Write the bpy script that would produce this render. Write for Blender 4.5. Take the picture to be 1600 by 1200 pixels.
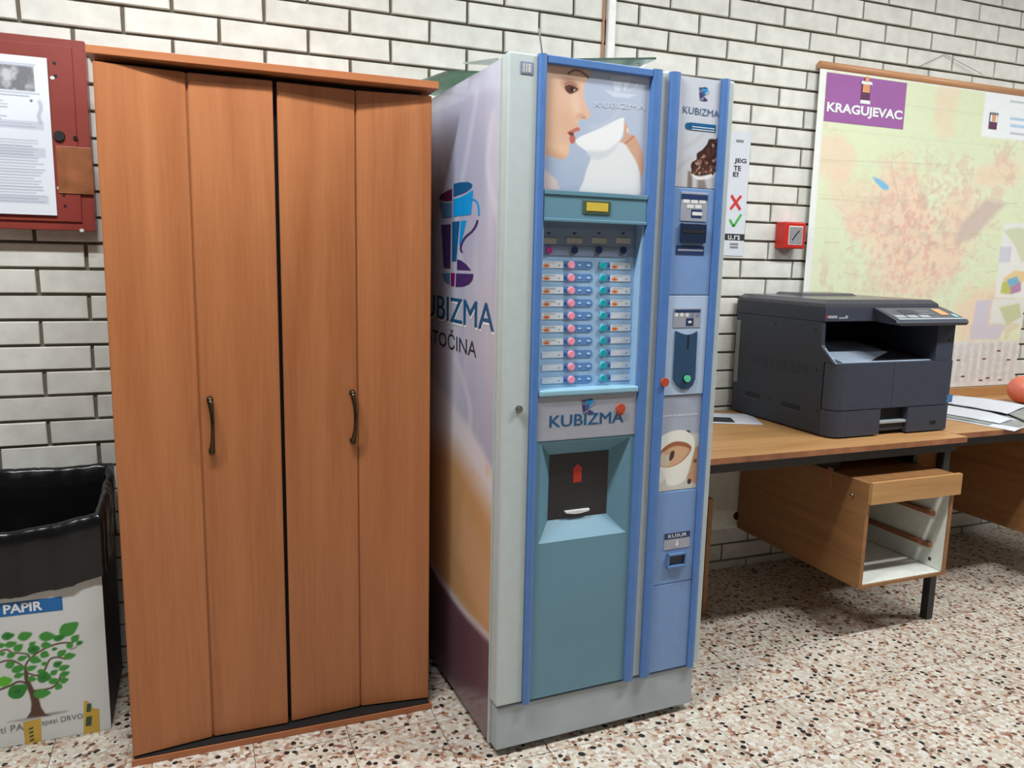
import bpy, bmesh, math, random
import numpy as np
from mathutils import Vector, Matrix

for o in list(bpy.data.objects):
    bpy.data.objects.remove(o)
C = bpy.context.scene.collection
random.seed(7)
rng = np.random.default_rng(11)

# ------------------------------------------------------------------ camera
FPX, YAW, PITCH, ROLL = 1225.9, 0.3788, 0.1578, 0.0223
CAM = np.array([-0.2713, -2.637, 1.2922])
_F = np.array([math.sin(YAW) * math.cos(PITCH), math.cos(YAW) * math.cos(PITCH), -math.sin(PITCH)])
_R = np.array([math.cos(YAW), -math.sin(YAW), 0.0])
_U = np.cross(_R, _F)
_R2 = math.cos(ROLL) * _R + math.sin(ROLL) * _U
_U2 = -math.sin(ROLL) * _R + math.cos(ROLL) * _U
cd = bpy.data.cameras.new('camera')
cd.sensor_fit = 'HORIZONTAL'
cd.sensor_width = 36.0
cd.lens = 36.0 * FPX / 1600.0
cd.clip_start = 0.05
cam = bpy.data.objects.new('camera', cd)
C.objects.link(cam)
cam.matrix_world = Matrix(((_R2[0], _U2[0], -_F[0], CAM[0]), (_R2[1], _U2[1], -_F[1], CAM[1]),
                           (_R2[2], _U2[2], -_F[2], CAM[2]), (0, 0, 0, 1)))
bpy.context.scene.camera = cam

# ------------------------------------------------------------------ world, exposure
w = bpy.data.worlds.new('world')
bpy.context.scene.world = w
w.use_nodes = True
w.node_tree.nodes['Background'].inputs[0].default_value = (0.8, 0.9, 1.0, 1)
w.node_tree.nodes['Background'].inputs[1].default_value = 0.3
vs = bpy.context.scene.view_settings
vs.view_transform = 'Standard'
vs.look = 'None'
vs.gamma = 1.0
vs.use_curve_mapping = False
vs.exposure = 0.12

# ceiling lamps of the room: (x, y, length, width, along_x, watts)
CEIL = 2.95
LAMPS = [(-0.55, -1.40, 1.2, 0.12, True, 58), (2.00, -1.60, 1.2, 0.12, True, 50), (4.40, -1.60, 1.2, 0.12, True, 44),
         (-0.55, -4.4, 1.2, 0.12, True, 6), (2.00, -4.4, 1.2, 0.12, True, 6)]  # this back pair is unseen, added as weak frontal fill
for i, (lx, ly, ll, lw, ax, watts) in enumerate(LAMPS):
    ld = bpy.data.lights.new('ceiling_tube', 'AREA')
    ld.shape = 'RECTANGLE'
    ld.size, ld.size_y = (ll, lw) if ax else (lw, ll)
    ld.energy = watts
    ld.color = (0.95, 0.99, 1.0)
    lo = bpy.data.objects.new('ceiling_tube_light', ld)
    C.objects.link(lo)
    lo.location = (lx, ly, CEIL - 0.085)


# ------------------------------------------------------------------ helpers
def ray(px, py):
    return _F + (px - 800) / FPX * _R2 - (py - 600) / FPX * _U2


def on_axis(px, py, ax, val):
    d = ray(px, py)
    t = (val - CAM[ax]) / d[ax]
    return CAM + t * d


def lin(c):
    c = np.asarray(c, float) / 255.0
    return np.where(c <= 0.04045, c / 12.92, ((c + 0.055) / 1.055) ** 2.4)


def rgba(c):
    l = lin(c)
    return (float(l[0]), float(l[1]), float(l[2]), 1.0)


def principled(name):
    m = bpy.data.materials.new(name)
    m.use_nodes = True
    nt = m.node_tree
    b = nt.nodes['Principled BSDF']
    return m, nt, b


def mat(name, col, rough=0.5, metal=0.0, var=0.06, scale=30, bump=0.0, bscale=200, spec=0.5, coat=0.0):
    """plain surface with slight procedural mottling"""
    m, nt, b = principled(name)
    N, L = nt.nodes, nt.links
    tc = N.new('ShaderNodeTexCoord')
    no = N.new('ShaderNodeTexNoise')
    no.inputs['Scale'].default_value = scale
    no.inputs['Detail'].default_value = 4
    L.new(tc.outputs['Object'], no.inputs['Vector'])
    r = N.new('ShaderNodeValToRGB')
    c = np.array(rgba(col)[:3])
    lo, hi = c * (1 - var), np.minimum(c * (1 + var), 1)
    r.color_ramp.elements[0].position = 0.3
    r.color_ramp.elements[1].position = 0.7
    r.color_ramp.elements[0].color = (*lo, 1)
    r.color_ramp.elements[1].color = (*hi, 1)
    L.new(no.outputs['Fac'], r.inputs['Fac'])
    L.new(r.outputs['Color'], b.inputs['Base Color'])
    b.inputs['Roughness'].default_value = rough
    b.inputs['Metallic'].default_value = metal
    b.inputs['Specular IOR Level'].default_value = spec
    b.inputs['Coat Weight'].default_value = coat
    if bump:
        n2 = N.new('ShaderNodeTexNoise')
        n2.inputs['Scale'].default_value = bscale
        L.new(tc.outputs['Object'], n2.inputs['Vector'])
        bp = N.new('ShaderNodeBump')
        bp.inputs['Strength'].default_value = bump
        bp.inputs['Distance'].default_value = 0.002
        L.new(n2.outputs['Fac'], bp.inputs['Height'])
        L.new(bp.outputs['Normal'], b.inputs['Normal'])
    return m


def wood(name, dark, light, stretch=(14, 14, 0.9), rough=0.38, rings=True):
    m, nt, b = principled(name)
    N, L = nt.nodes, nt.links
    tc = N.new('ShaderNodeTexCoord')
    oi = N.new('ShaderNodeObjectInfo')
    ad = N.new('ShaderNodeVectorMath')
    mul = N.new('ShaderNodeMath'); mul.operation = 'MULTIPLY'; mul.inputs[1].default_value = 17.0
    L.new(oi.outputs['Random'], mul.inputs[0])
    L.new(tc.outputs['Object'], ad.inputs[0])
    L.new(mul.outputs[0], ad.inputs[1])
    mp = N.new('ShaderNodeMapping')
    mp.inputs['Scale'].default_value = stretch
    L.new(ad.outputs[0], mp.inputs['Vector'])
    n1 = N.new('ShaderNodeTexNoise'); n1.inputs['Scale'].default_value = 1.0; n1.inputs['Detail'].default_value = 6
    n1.inputs['Distortion'].default_value = 0.6
    L.new(mp.outputs[0], n1.inputs['Vector'])
    n2 = N.new('ShaderNodeTexNoise'); n2.inputs['Scale'].default_value = 9.0; n2.inputs['Detail'].default_value = 3
    L.new(mp.outputs[0], n2.inputs['Vector'])
    mx = N.new('ShaderNodeMix'); mx.data_type = 'FLOAT'; mx.inputs[0].default_value = 0.3
    L.new(n1.outputs['Fac'], mx.inputs[2]); L.new(n2.outputs['Fac'], mx.inputs[3])
    r = N.new('ShaderNodeValToRGB')
    r.color_ramp.elements[0].position = 0.32
    r.color_ramp.elements[1].position = 0.68
    r.color_ramp.elements[0].color = rgba(dark)
    r.color_ramp.elements[1].color = rgba(light)
    L.new(mx.outputs[0], r.inputs['Fac'])
    L.new(r.outputs['Color'], b.inputs['Base Color'])
    b.inputs['Roughness'].default_value = rough
    return m


def print_mat(name, rough=0.35, coat=0.0):
    m, nt, b = principled(name)
    a = nt.nodes.new('ShaderNodeVertexColor')
    a.layer_name = 'Col'
    nt.links.new(a.outputs['Color'], b.inputs['Base Color'])
    b.inputs['Roughness'].default_value = rough
    b.inputs['Coat Weight'].default_value = coat
    b.inputs['Coat Roughness'].default_value = 0.08
    return m


def emis(name, col, strength):
    m, nt, b = principled(name)
    b.inputs['Base Color'].default_value = rgba(col)
    b.inputs['Emission Color'].default_value = rgba(col)
    b.inputs['Emission Strength'].default_value = strength
    return m


def link(name, me, m=None, parent=None, loc=None, rot=None):
    o = bpy.data.objects.new(name, me)
    C.objects.link(o)
    if m is not None and len(me.materials) == 0:
        me.materials.append(m)
    if parent is not None:
        o.parent = parent
    if loc is not None:
        o.location = loc
    if rot is not None:
        o.rotation_euler = rot
    return o


def thing(name, label, cat, loc=(0, 0, 0), rotz=0.0, group=None):
    o = bpy.data.objects.new(name, None)
    C.objects.link(o)
    o.location = loc
    o.rotation_euler = (0, 0, rotz)
    o.empty_display_size = 0.1
    return tag(o, label, cat, group)


def tag(o, label, cat, group=None):
    o['label'] = label
    o['category'] = cat
    if group:
        o['group'] = group
    return o


def struct(o, label=None):
    o['kind'] = 'structure'
    if label:
        o['label'] = label
    return o


class MB:
    """collects shapes for ONE mesh"""
    def __init__(s):
        s.bm = bmesh.new()

    def box(s, x0, x1, y0, y1, z0, z1, bev=0.0, seg=2):
        t = bmesh.new()
        bmesh.ops.create_cube(t, size=1.0)
        for v in t.verts:
            v.co = Vector(((x0 + x1) / 2 + v.co.x * (x1 - x0), (y0 + y1) / 2 + v.co.y * (y1 - y0), (z0 + z1) / 2 + v.co.z * (z1 - z0)))
        if bev > 0:
            bmesh.ops.bevel(t, geom=t.edges[:], offset=bev, segments=seg, affect='EDGES', profile=0.5)
        return s.add(t)

    def add(s, t):
        vm = {}
        for v in t.verts:
            vm[v] = s.bm.verts.new(v.co)
        for f in t.faces:
            try:
                nf = s.bm.faces.new([vm[v] for v in f.verts])
                nf.smooth = f.smooth
            except ValueError:
                pass
        t.free()
        return s

    def prism(s, pts, axis, a, b):
        """polygon pts (2-D) extruded along axis from a to b; 2-D order: x:(y,z) y:(x,z) z:(x,y)"""
        def p3(p, t):
            return {'x': (t, p[0], p[1]), 'y': (p[0], t, p[1]), 'z': (p[0], p[1], t)}[axis]
        va = [s.bm.verts.new(p3(p, a)) for p in pts]
        vb = [s.bm.verts.new(p3(p, b)) for p in pts]
        n = len(pts)
        s.bm.faces.new(va)
        s.bm.faces.new(vb[::-1])
        for i in range(n):
            s.bm.faces.new((va[i], va[(i + 1) % n], vb[(i + 1) % n], vb[i]))
        return s

    def tube(s, path, r, seg=10, caps=True):
        path = [Vector(p) for p in path]
        rs = r if isinstance(r, (list, tuple)) else [r] * len(path)
        rings = []
        prev = None
        for i, p in enumerate(path):
            d = (path[min(i + 1, len(path) - 1)] - path[max(i - 1, 0)]).normalized()
            up = prev if prev is not None else (Vector((0, 0, 1)) if abs(d.z) < 0.9 else Vector((1, 0, 0)))
            a = (up - d * up.dot(d)).normalized()
            prev = a
            b = d.cross(a)
            rings.append([s.bm.verts.new(p + (a * math.cos(2 * math.pi * k / seg) + b * math.sin(2 * math.pi * k / seg)) * rs[i]) for k in range(seg)])
        for i in range(len(rings) - 1):
            for k in range(seg):
                f = s.bm.faces.new((rings[i][k], rings[i][(k + 1) % seg], rings[i + 1][(k + 1) % seg], rings[i + 1][k]))
                f.smooth = True
        if caps:
            s.bm.faces.new(rings[0][::-1])
            s.bm.faces.new(rings[-1])
        return s

    def disc(s, c, r, axis, a, b, seg=20, rb=None, rz=None):
        """cylinder/cone along axis from a to b about 2-D centre c"""
        rb = r if rb is None else rb
        rz = 1.0 if rz is None else rz
        pa = [(c[0] + r * math.cos(2 * math.pi * k / seg), c[1] + rz * r * math.sin(2 * math.pi * k / seg)) for k in range(seg)]
        pb = [(c[0] + rb * math.cos(2 * math.pi * k / seg), c[1] + rz * rb * math.sin(2 * math.pi * k / seg)) for k in range(seg)]
        def p3(p, t):
            return {'x': (t, p[0], p[1]), 'y': (p[0], t, p[1]), 'z': (p[0], p[1], t)}[axis]
        va = [s.bm.verts.new(p3(p, a)) for p in pa]
        vb = [s.bm.verts.new(p3(p, b)) for p in pb]
        s.bm.faces.new(va); s.bm.faces.new(vb[::-1])
        for i in range(seg):
            s.bm.faces.new((va[i], va[(i + 1) % seg], vb[(i + 1) % seg], vb[i]))
        return s

    def face(s, pts):
        s.bm.faces.new([s.bm.verts.new(p) for p in pts])
        return s

    def build(s, name, m, parent=None, loc=None, rot=None):
        bmesh.ops.recalc_face_normals(s.bm, faces=s.bm.faces[:])
        me = bpy.data.meshes.new(name)
        s.bm.to_mesh(me)
        s.bm.free()
        return link(name, me, m, parent, loc, rot)


def copy_obj(o, parent=None, loc=None):
    c = o.copy()
    C.objects.link(c)
    if parent is not None:
        c.parent = parent
    if loc is not None:
        c.location = loc
    return c


def text_obj(name, s, m, parent, place, x0, x1, z0, z1, shear=0.0, depth=0.0004, bold=0.0):
    """lettering fitted into x0..x1, z0..z1 of a 2-D frame; place(x, z, lift) -> 3-D local point"""
    cu = bpy.data.curves.new('t', 'FONT')
    cu.body = s
    cu.resolution_u = 3
    cu.offset = bold
    ob = bpy.data.objects.new('t', cu)
    C.objects.link(ob)
    dg = bpy.context.evaluated_depsgraph_get()
    dg.update()
    me = bpy.data.meshes.new_from_object(ob.evaluated_get(dg))
    bpy.data.objects.remove(ob)
    bpy.data.curves.remove(cu)
    co = np.array([v.co[:] for v in me.vertices])
    a, b = co.min(0), co.max(0)
    for v in me.vertices:
        u = (v.co.x - a[0]) / max(b[0] - a[0], 1e-6)
        t = (v.co.y - a[1]) / max(b[1] - a[1], 1e-6)
        v.co = place(x0 + u * (x1 - x0), z0 + t * (z1 - z0) + shear * u, depth)
    me.name = name
    me.materials.clear()
    return link(name, me, m, parent)


def smooth_pts(pts, n=6, closed=True):
    pts = [np.array(p, float) for p in pts]
    out = []
    N = len(pts)
    rngi = range(N) if closed else range(N - 1)
    for i in rngi:
        p0 = pts[(i - 1) % N] if closed else pts[max(i - 1, 0)]
        p1, p2 = pts[i], pts[(i + 1) % N]
        p3 = pts[(i + 2) % N] if closed else pts[min(i + 2, N - 1)]
        for k in range(n):
            t = k / n
            out.append(0.5 * (2 * p1 + (p2 - p0) * t + (2 * p0 - 5 * p1 + 4 * p2 - p3) * t * t + (3 * p1 - p0 - 3 * p2 + p3) * t ** 3))
    if not closed:
        out.append(pts[-1])
    return out


class Pic:
    """a printed picture: colours on the vertices of a fine grid"""
    def __init__(s, x0, x1, z0, z1, step, bg=(255, 255, 255)):
        s.nx = max(2, int(round((x1 - x0) / step)) + 1)
        s.nz = max(2, int(round((z1 - z0) / step)) + 1)
        s.X, s.Z = np.meshgrid(np.linspace(x0, x1, s.nx), np.linspace(z0, z1, s.nz))
        s.C = np.ones((s.nz, s.nx, 3)) * np.array(bg, float)
        s.step = step

    clip = None

    def mix(s, m, col):
        if s.clip is not None:
            m = m * s.clip
        s.C = s.C * (1 - m[..., None]) + np.array(col, float) * m[..., None]
        return s

    def poly(s, pts, col, soft=None, smooth=False, alpha=1.0, n=6):
        soft = soft or s.step
        if smooth:
            pts = smooth_pts(pts, n)
        P = np.array(pts, float)
        d2 = np.full(s.X.shape, 1e9)
        ins = np.zeros(s.X.shape, bool)
        for i in range(len(P)):
            a, b = P[i], P[(i + 1) % len(P)]
            e = b - a
            L2 = max(e @ e, 1e-14)
            t = np.clip(((s.X - a[0]) * e[0] + (s.Z - a[1]) * e[1]) / L2, 0, 1)
            d2 = np.minimum(d2, (s.X - a[0] - t * e[0]) ** 2 + (s.Z - a[1] - t * e[1]) ** 2)
            if a[1] != b[1]:
                c = ((a[1] > s.Z) != (b[1] > s.Z)) & (s.X < (b[0] - a[0]) * (s.Z - a[1]) / (b[1] - a[1]) + a[0])
                ins ^= c
        d = np.sqrt(d2) * np.where(ins, 1, -1)
        return s.mix(np.clip(0.5 + d / soft, 0, 1) * alpha, col)

    def stroke(s, pts, width, col, soft=None, smooth=True, alpha=1.0):
        soft = soft or s.step
        if smooth:
            pts = smooth_pts(pts, 6, False)
        P = np.array(pts, float)
        d2 = np.full(s.X.shape, 1e9)
        for i in range(len(P) - 1):
            a, b = P[i], P[i + 1]
            e = b - a
            L2 = max(e @ e, 1e-14)
            t = np.clip(((s.X - a[0]) * e[0] + (s.Z - a[1]) * e[1]) / L2, 0, 1)
            d2 = np.minimum(d2, (s.X - a[0] - t * e[0]) ** 2 + (s.Z - a[1] - t * e[1]) ** 2)
        return s.mix(np.clip(0.5 + (width / 2 - np.sqrt(d2)) / soft, 0, 1) * alpha, col)

    def ell(s, cx, cz, rx, rz, col, rot=0.0, soft=None, alpha=1.0):
        soft = soft or s.step
        c, n = math.cos(rot), math.sin(rot)
        u = ((s.X - cx) * c + (s.Z - cz) * n) / rx
        v = (-(s.X - cx) * n + (s.Z - cz) * c) / rz
        d = (1 - np.sqrt(u * u + v * v)) * min(rx, rz)
        return s.mix(np.clip(0.5 + d / soft, 0, 1) * alpha, col)

    def rect(s, x0, x1, z0, z1, col, soft=None, alpha=1.0):
        soft = soft or s.step
        d = np.minimum(np.minimum(s.X - x0, x1 - s.X), np.minimum(s.Z - z0, z1 - s.Z))
        return s.mix(np.clip(0.5 + d / soft, 0, 1) * alpha, col)

    def noise(s, sx, sz, octs=4, seed=1):
        g = np.random.default_rng(seed)
        out = np.zeros(s.X.shape)
        amp = 1.0
        tot = 0
        for k in range(octs):
            u = (s.X - s.X.min()) / sx * 2 ** k
            v = (s.Z - s.Z.min()) / sz * 2 ** k
            G = g.random((int(v.max()) + 3, int(u.max()) + 3))
            i, j = v.astype(int), u.astype(int)
            fv, fu = v - i, u - j
            fv, fu = fv * fv * (3 - 2 * fv), fu * fu * (3 - 2 * fu)
            out += amp * ((G[i, j] * (1 - fu) + G[i, j + 1] * fu) * (1 - fv) + (G[i + 1, j] * (1 - fu) + G[i + 1, j + 1] * fu) * fv)
            tot += amp
            amp *= 0.5
        return out / tot

    def build(s, name, m, parent, place, lift=0.0):
        me = bpy.data.meshes.new(name)
        V = [place(x, z, lift) for x, z in zip(s.X.ravel(), s.Z.ravel())]
        nx, nz = s.nx, s.nz
        idx = np.arange(nx * nz).reshape(nz, nx)
        F = np.stack([idx[:-1, :-1], idx[:-1, 1:], idx[1:, 1:], idx[1:, :-1]], -1).reshape(-1, 4)
        me.from_pydata([tuple(v) for v in V], [], F.tolist())
        a = me.color_attributes.new('Col', 'FLOAT_COLOR', 'POINT')
        col = np.ones((nx * nz, 4))
        col[:, :3] = lin(np.clip(s.C, 0, 255).reshape(-1, 3))
        a.data.foreach_set('color', col.ravel())
        me.update()
        return link(name, me, m, parent)


# ------------------------------------------------------------------ materials
def brick_material():
    m, nt, b = principled('glazed_brick')
    N, L = nt.nodes, nt.links
    oi = N.new('ShaderNodeObjectInfo')
    geo = N.new('ShaderNodeNewGeometry')
    no = N.new('ShaderNodeTexNoise'); no.inputs['Scale'].default_value = 16; no.inputs['Detail'].default_value = 5
    L.new(geo.outputs['Position'], no.inputs['Vector'])
    r = N.new('ShaderNodeValToRGB')
    r.color_ramp.elements[0].color = rgba((214, 213, 205)); r.color_ramp.elements[1].color = rgba((232, 231, 224))
    r.color_ramp.elements[0].position = 0.3; r.color_ramp.elements[1].position = 0.65
    L.new(no.outputs['Fac'], r.inputs['Fac'])
    hs = N.new('ShaderNodeHueSaturation')
    mr = N.new('ShaderNodeMapRange'); mr.inputs['To Min'].default_value = 0.93; mr.inputs['To Max'].default_value = 1.03
    L.new(oi.outputs['Random'], mr.inputs['Value']); L.new(mr.outputs[0], hs.inputs['Value'])
    L.new(r.outputs['Color'], hs.inputs['Color'])
    L.new(hs.outputs['Color'], b.inputs['Base Color'])
    b.inputs['Roughness'].default_value = 0.5
    b.inputs['Specular IOR Level'].default_value = 0.3
    n2 = N.new('ShaderNodeTexNoise'); n2.inputs['Scale'].default_value = 60
    L.new(geo.outputs['Position'], n2.inputs['Vector'])
    bp = N.new('ShaderNodeBump'); bp.inputs['Strength'].default_value = 0.15; bp.inputs['Distance'].default_value = 0.003
    L.new(n2.outputs['Fac'], bp.inputs['Height']); L.new(bp.outputs['Normal'], b.inputs['Normal'])
    return m


def terrazzo_material():
    m, nt, b = principled('terrazzo')
    N, L = nt.nodes, nt.links
    geo = N.new('ShaderNodeNewGeometry')
    oi = N.new('ShaderNodeObjectInfo')
    mu = N.new('ShaderNodeMath'); mu.operation = 'MULTIPLY'; mu.inputs[1].default_value = 3.7
    L.new(oi.outputs['Random'], mu.inputs[0])
    cb = N.new('ShaderNodeCombineXYZ'); L.new(mu.outputs[0], cb.inputs['Z'])
    ad = N.new('ShaderNodeVectorMath'); L.new(geo.outputs['Position'], ad.inputs[0]); L.new(cb.outputs[0], ad.inputs[1])
    wn = N.new('ShaderNodeTexNoise'); wn.inputs['Scale'].default_value = 55; wn.inputs['Detail'].default_value = 2
    L.new(ad.outputs[0], wn.inputs['Vector'])
    wa = N.new('ShaderNodeVectorMath'); wa.operation = 'SCALE'; wa.inputs['Scale'].default_value = 0.008
    L.new(wn.outputs['Color'], wa.inputs[0])
    ad2 = N.new('ShaderNodeVectorMath'); L.new(ad.outputs[0], ad2.inputs[0]); L.new(wa.outputs[0], ad2.inputs[1])

    def voro(scale, feature='F1'):
        v = N.new('ShaderNodeTexVoronoi'); v.feature = feature
        v.inputs['Scale'].default_value = scale
        L.new(ad2.outputs[0], v.inputs['Vector'])
        return v
    v1 = voro(92)
    sep = N.new('ShaderNodeSeparateColor'); L.new(v1.outputs['Color'], sep.inputs[0])
    r1 = N.new('ShaderNodeValToRGB'); cr = r1.color_ramp
    cr.interpolation = 'CONSTANT'
    cols = [(0.0, (214, 206, 192)), (0.26, (204, 192, 177)), (0.45, (226, 221, 211)), (0.60, (192, 166, 146)),
            (0.72, (210, 195, 174)), (0.81, (172, 132, 110)), (0.88, (186, 173, 158)), (0.94, (138, 96, 78))]
    cr.elements[0].color = rgba(cols[0][1]); cr.elements[0].position = 0
    cr.elements[1].color = rgba(cols[1][1]); cr.elements[1].position = cols[1][0]
    for p, c in cols[2:]:
        e = cr.elements.new(p); e.color = rgba(c)
    L.new(sep.outputs[0], r1.inputs['Fac'])
    # dark chips on their own cells, smaller than the cell
    v2 = voro(52)
    sep2 = N.new('ShaderNodeSeparateColor'); L.new(v2.outputs['Color'], sep2.inputs[0])
    g1 = N.new('ShaderNodeMath'); g1.operation = 'GREATER_THAN'; g1.inputs[1].default_value = 0.62
    L.new(sep2.outputs[0], g1.inputs[0])
    mr = N.new('ShaderNodeMapRange'); mr.inputs['To Min'].default_value = 0.12; mr.inputs['To Max'].default_value = 0.5
    L.new(sep2.outputs[1], mr.inputs['Value'])
    lt = N.new('ShaderNodeMath'); lt.operation = 'LESS_THAN'
    L.new(v2.outputs['Distance'], lt.inputs[0]); L.new(mr.outputs[0], lt.inputs[1])
    mm = N.new('ShaderNodeMath'); mm.operation = 'MULTIPLY'; L.new(g1.outputs[0], mm.inputs[0]); L.new(lt.outputs[0], mm.inputs[1])
    r2 = N.new('ShaderNodeValToRGB')
    r2.color_ramp.interpolation = 'CONSTANT'
    r2.color_ramp.elements[0].color = rgba((38, 36, 36)); r2.color_ramp.elements[1].color = rgba((112, 80, 62))
    r2.color_ramp.elements[1].position = 0.74
    L.new(sep2.outputs[2], r2.inputs['Fac'])
    mx = N.new('ShaderNodeMix'); mx.data_type = 'RGBA'
    L.new(mm.outputs[0], mx.inputs[0]); L.new(r1.outputs['Color'], mx.inputs[6]); L.new(r2.outputs['Color'], mx.inputs[7])
    n3 = N.new('ShaderNodeTexNoise'); n3.inputs['Scale'].default_value = 5
    L.new(geo.outputs['Position'], n3.inputs['Vector'])
    hs = N.new('ShaderNodeHueSaturation')
    mv = N.new('ShaderNodeMapRange'); mv.inputs['To Min'].default_value = 0.80; mv.inputs['To Max'].default_value = 1.02
    L.new(n3.outputs['Fac'], mv.inputs['Value']); L.new(mv.outputs[0], hs.inputs['Value'])
    L.new(mx.outputs[2], hs.inputs['Color'])
    L.new(hs.outputs['Color'], b.inputs['Base Color'])
    b.inputs['Roughness'].default_value = 0.42
    return m


M = {}
M['brick'] = brick_material()
M['mortar'] = mat('mortar', (112, 104, 90), 0.95, bump=0.4, bscale=300)
M['terrazzo'] = terrazzo_material()
M['grout'] = mat('grout', (120, 108, 96), 0.9)
M['plaster'] = mat('plaster', (96, 96, 95), 0.9)  # grey kept dark to weaken light bounced off the unseen walls
M['ceiling'] = mat('ceiling_paint', (140, 140, 138), 0.9)  # greyed down to weaken the bounce from the unseen ceiling
M['cherry'] = wood('cherry_laminate', (160, 95, 55), (182, 117, 73), (16, 16, 0.8), 0.4)
M['cherry_edge'] = wood('cherry_edge', (166, 98, 60), (184, 118, 76), (0.8, 16, 16), 0.4)
M['oak'] = wood('oak_veneer', (166, 120, 72), (196, 149, 97), (1.2, 22, 22), 0.45)
M['oak_side'] = wood('oak_side', (132, 90, 54), (160, 113, 70), (22, 1.4, 24), 0.5)
M['oak_edge'] = mat('worn_edge', (150, 98, 66), 0.6, var=0.25, scale=18)
M['black'] = mat('black_board', (24, 22, 22), 0.6)
M['white_lam'] = mat('white_laminate', (222, 224, 216), 0.45)
M['dark_steel'] = mat('dark_steel', (42, 40, 42), 0.45, var=0.15)
M['bronze'] = mat('aged_bronze', (78, 66, 50), 0.32, metal=0.85, var=0.3)
M['chrome'] = mat('chrome', (190, 190, 188), 0.22, metal=1.0)
M['grey_metal'] = mat('grey_enamel', (190, 200, 200), 0.38, var=0.03)
M['kick_grey'] = mat('kick_grey', (168, 178, 184), 0.45, var=0.08, scale=9)
M['rail_blue'] = mat('blue_rail', (82, 122, 182), 0.35, var=0.05)
M['teal'] = mat('teal_panel', (100, 141, 160), 0.4, var=0.04, scale=5)
M['teal_light'] = mat('teal_light', (140, 182, 202), 0.4, var=0.04)
M['pale_blue'] = mat('pale_blue', (150, 184, 216), 0.4, var=0.03)
M['panel_blue'] = mat('panel_blue', (118, 150, 198), 0.4, var=0.03)
M['coin_pale'] = mat('coin_panel', (176, 196, 222), 0.4, var=0.03)
M['silver'] = mat('silver_label', (168, 170, 182), 0.4, metal=0.2, var=0.05)
M['silver_dull'] = mat('silver_strip', (120, 134, 158), 0.45, var=0.05)
M['navy'] = mat('navy_print', (34, 54, 98), 0.4)
M['navy2'] = mat('navy_dark', (26, 40, 66), 0.35)
M['dispense_black'] = mat('smoked_plastic', (38, 38, 42), 0.16, var=0.2, scale=8)
M['interior_black'] = mat('interior_black', (14, 14, 16), 0.6)
M['red_arrow'] = mat('red_arrow', (200, 52, 36), 0.5)
M['orange'] = mat('orange_sticker', (184, 70, 40), 0.5, var=0.2, scale=200)
M['white_plastic'] = mat('white_plastic', (222, 222, 220), 0.4)
M['pink_btn'] = mat('pink_button', (242, 146, 168), 0.3)
M['pink_rim'] = mat('pink_rim', (238, 186, 200), 0.35)
M['teal_btn'] = mat('teal_button', (22, 160, 166), 0.3)
M['teal_rim'] = mat('teal_rim', (130, 200, 214), 0.35)
M['dark_btn'] = mat('dark_button', (26, 44, 80), 0.3)
M['mag_btn'] = mat('magenta_button', (160, 50, 120), 0.3)
M['plate_blue'] = mat('button_plate', (92, 132, 186), 0.4)
M['mark_blue'] = mat('arrow_mark', (44, 80, 152), 0.4)
M['mark_pale'] = mat('pale_mark', (170, 206, 236), 0.4)
M['strip_cream'] = mat('strip_cream', (172, 172, 160), 0.5)
M['lcd'] = emis('lcd', (196, 170, 60), 0.12)
M['lcd_frame'] = mat('lcd_frame', (74, 92, 70), 0.4)
M['green_btn'] = mat('green_button', (96, 206, 160), 0.3)
M['print'] = print_mat('printed_film', 0.3, 0.3)
M['print_matte'] = print_mat('printed_paper', 0.75)
M['print_card'] = print_mat('printed_card', 0.6)
M['logo_cyan'] = mat('logo_cyan', (10, 150, 222), 0.4)
M['logo_blue'] = mat('logo_blue', (14, 88, 138), 0.4)
M['logo_purple'] = mat('logo_purple', (70, 44, 104), 0.4)
M['logo_plum'] = mat('logo_plum', (88, 26, 76), 0.4)
M['logo_mag'] = mat('logo_magenta', (130, 20, 96), 0.4)
M['logo_slate'] = mat('logo_slate', (74, 120, 168), 0.4)
M['txt_white'] = mat('white_print', (238, 240, 242), 0.5)
M['txt_ghost'] = mat('ghost_print', (206, 214, 226), 0.45)
M['txt_dark'] = mat('dark_print', (48, 46, 60), 0.5)
M['txt_blue'] = mat('blue_print', (20, 84, 128), 0.45)
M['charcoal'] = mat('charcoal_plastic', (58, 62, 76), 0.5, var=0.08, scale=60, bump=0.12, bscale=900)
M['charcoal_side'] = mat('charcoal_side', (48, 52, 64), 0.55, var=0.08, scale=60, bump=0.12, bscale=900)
M['charcoal_lid'] = mat('charcoal_lid', (76, 76, 82), 0.25, var=0.06, scale=60)
M['tray_grey_lit'] = mat('tray_grey_lit', (165, 178, 196), 0.45)  # grey lightened to stand for light entering from the front
M['panel_dark'] = mat('panel_dark', (70, 78, 90), 0.35)
M['panel_light'] = mat('panel_light', (158, 166, 172), 0.4)
M['strip_grey'] = mat('grey_strip', (128, 132, 128), 0.6)
M['red_enamel'] = mat('red_enamel', (138, 54, 44), 0.42, var=0.08, scale=9)
M['red_dark'] = mat('red_groove', (96, 26, 22), 0.6)
M['alarm_red'] = mat('alarm_red', (200, 42, 32), 0.35)
M['alarm_face'] = mat('alarm_face', (150, 146, 148), 0.3, var=0.2, scale=120)
M['tape_brown'] = mat('brown_tape', (150, 92, 58), 0.35, var=0.25, scale=22)
M['paper'] = mat('white_paper', (212, 215, 224), 0.8, var=0.02)
M['paper_grey'] = mat('grey_paper', (150, 154, 150), 0.8, var=0.2, scale=14)
M['ink_dark'] = mat('dark_ink', (40, 42, 48), 0.7)
M['pipe_white'] = mat('white_conduit', (236, 236, 232), 0.4)
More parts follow.
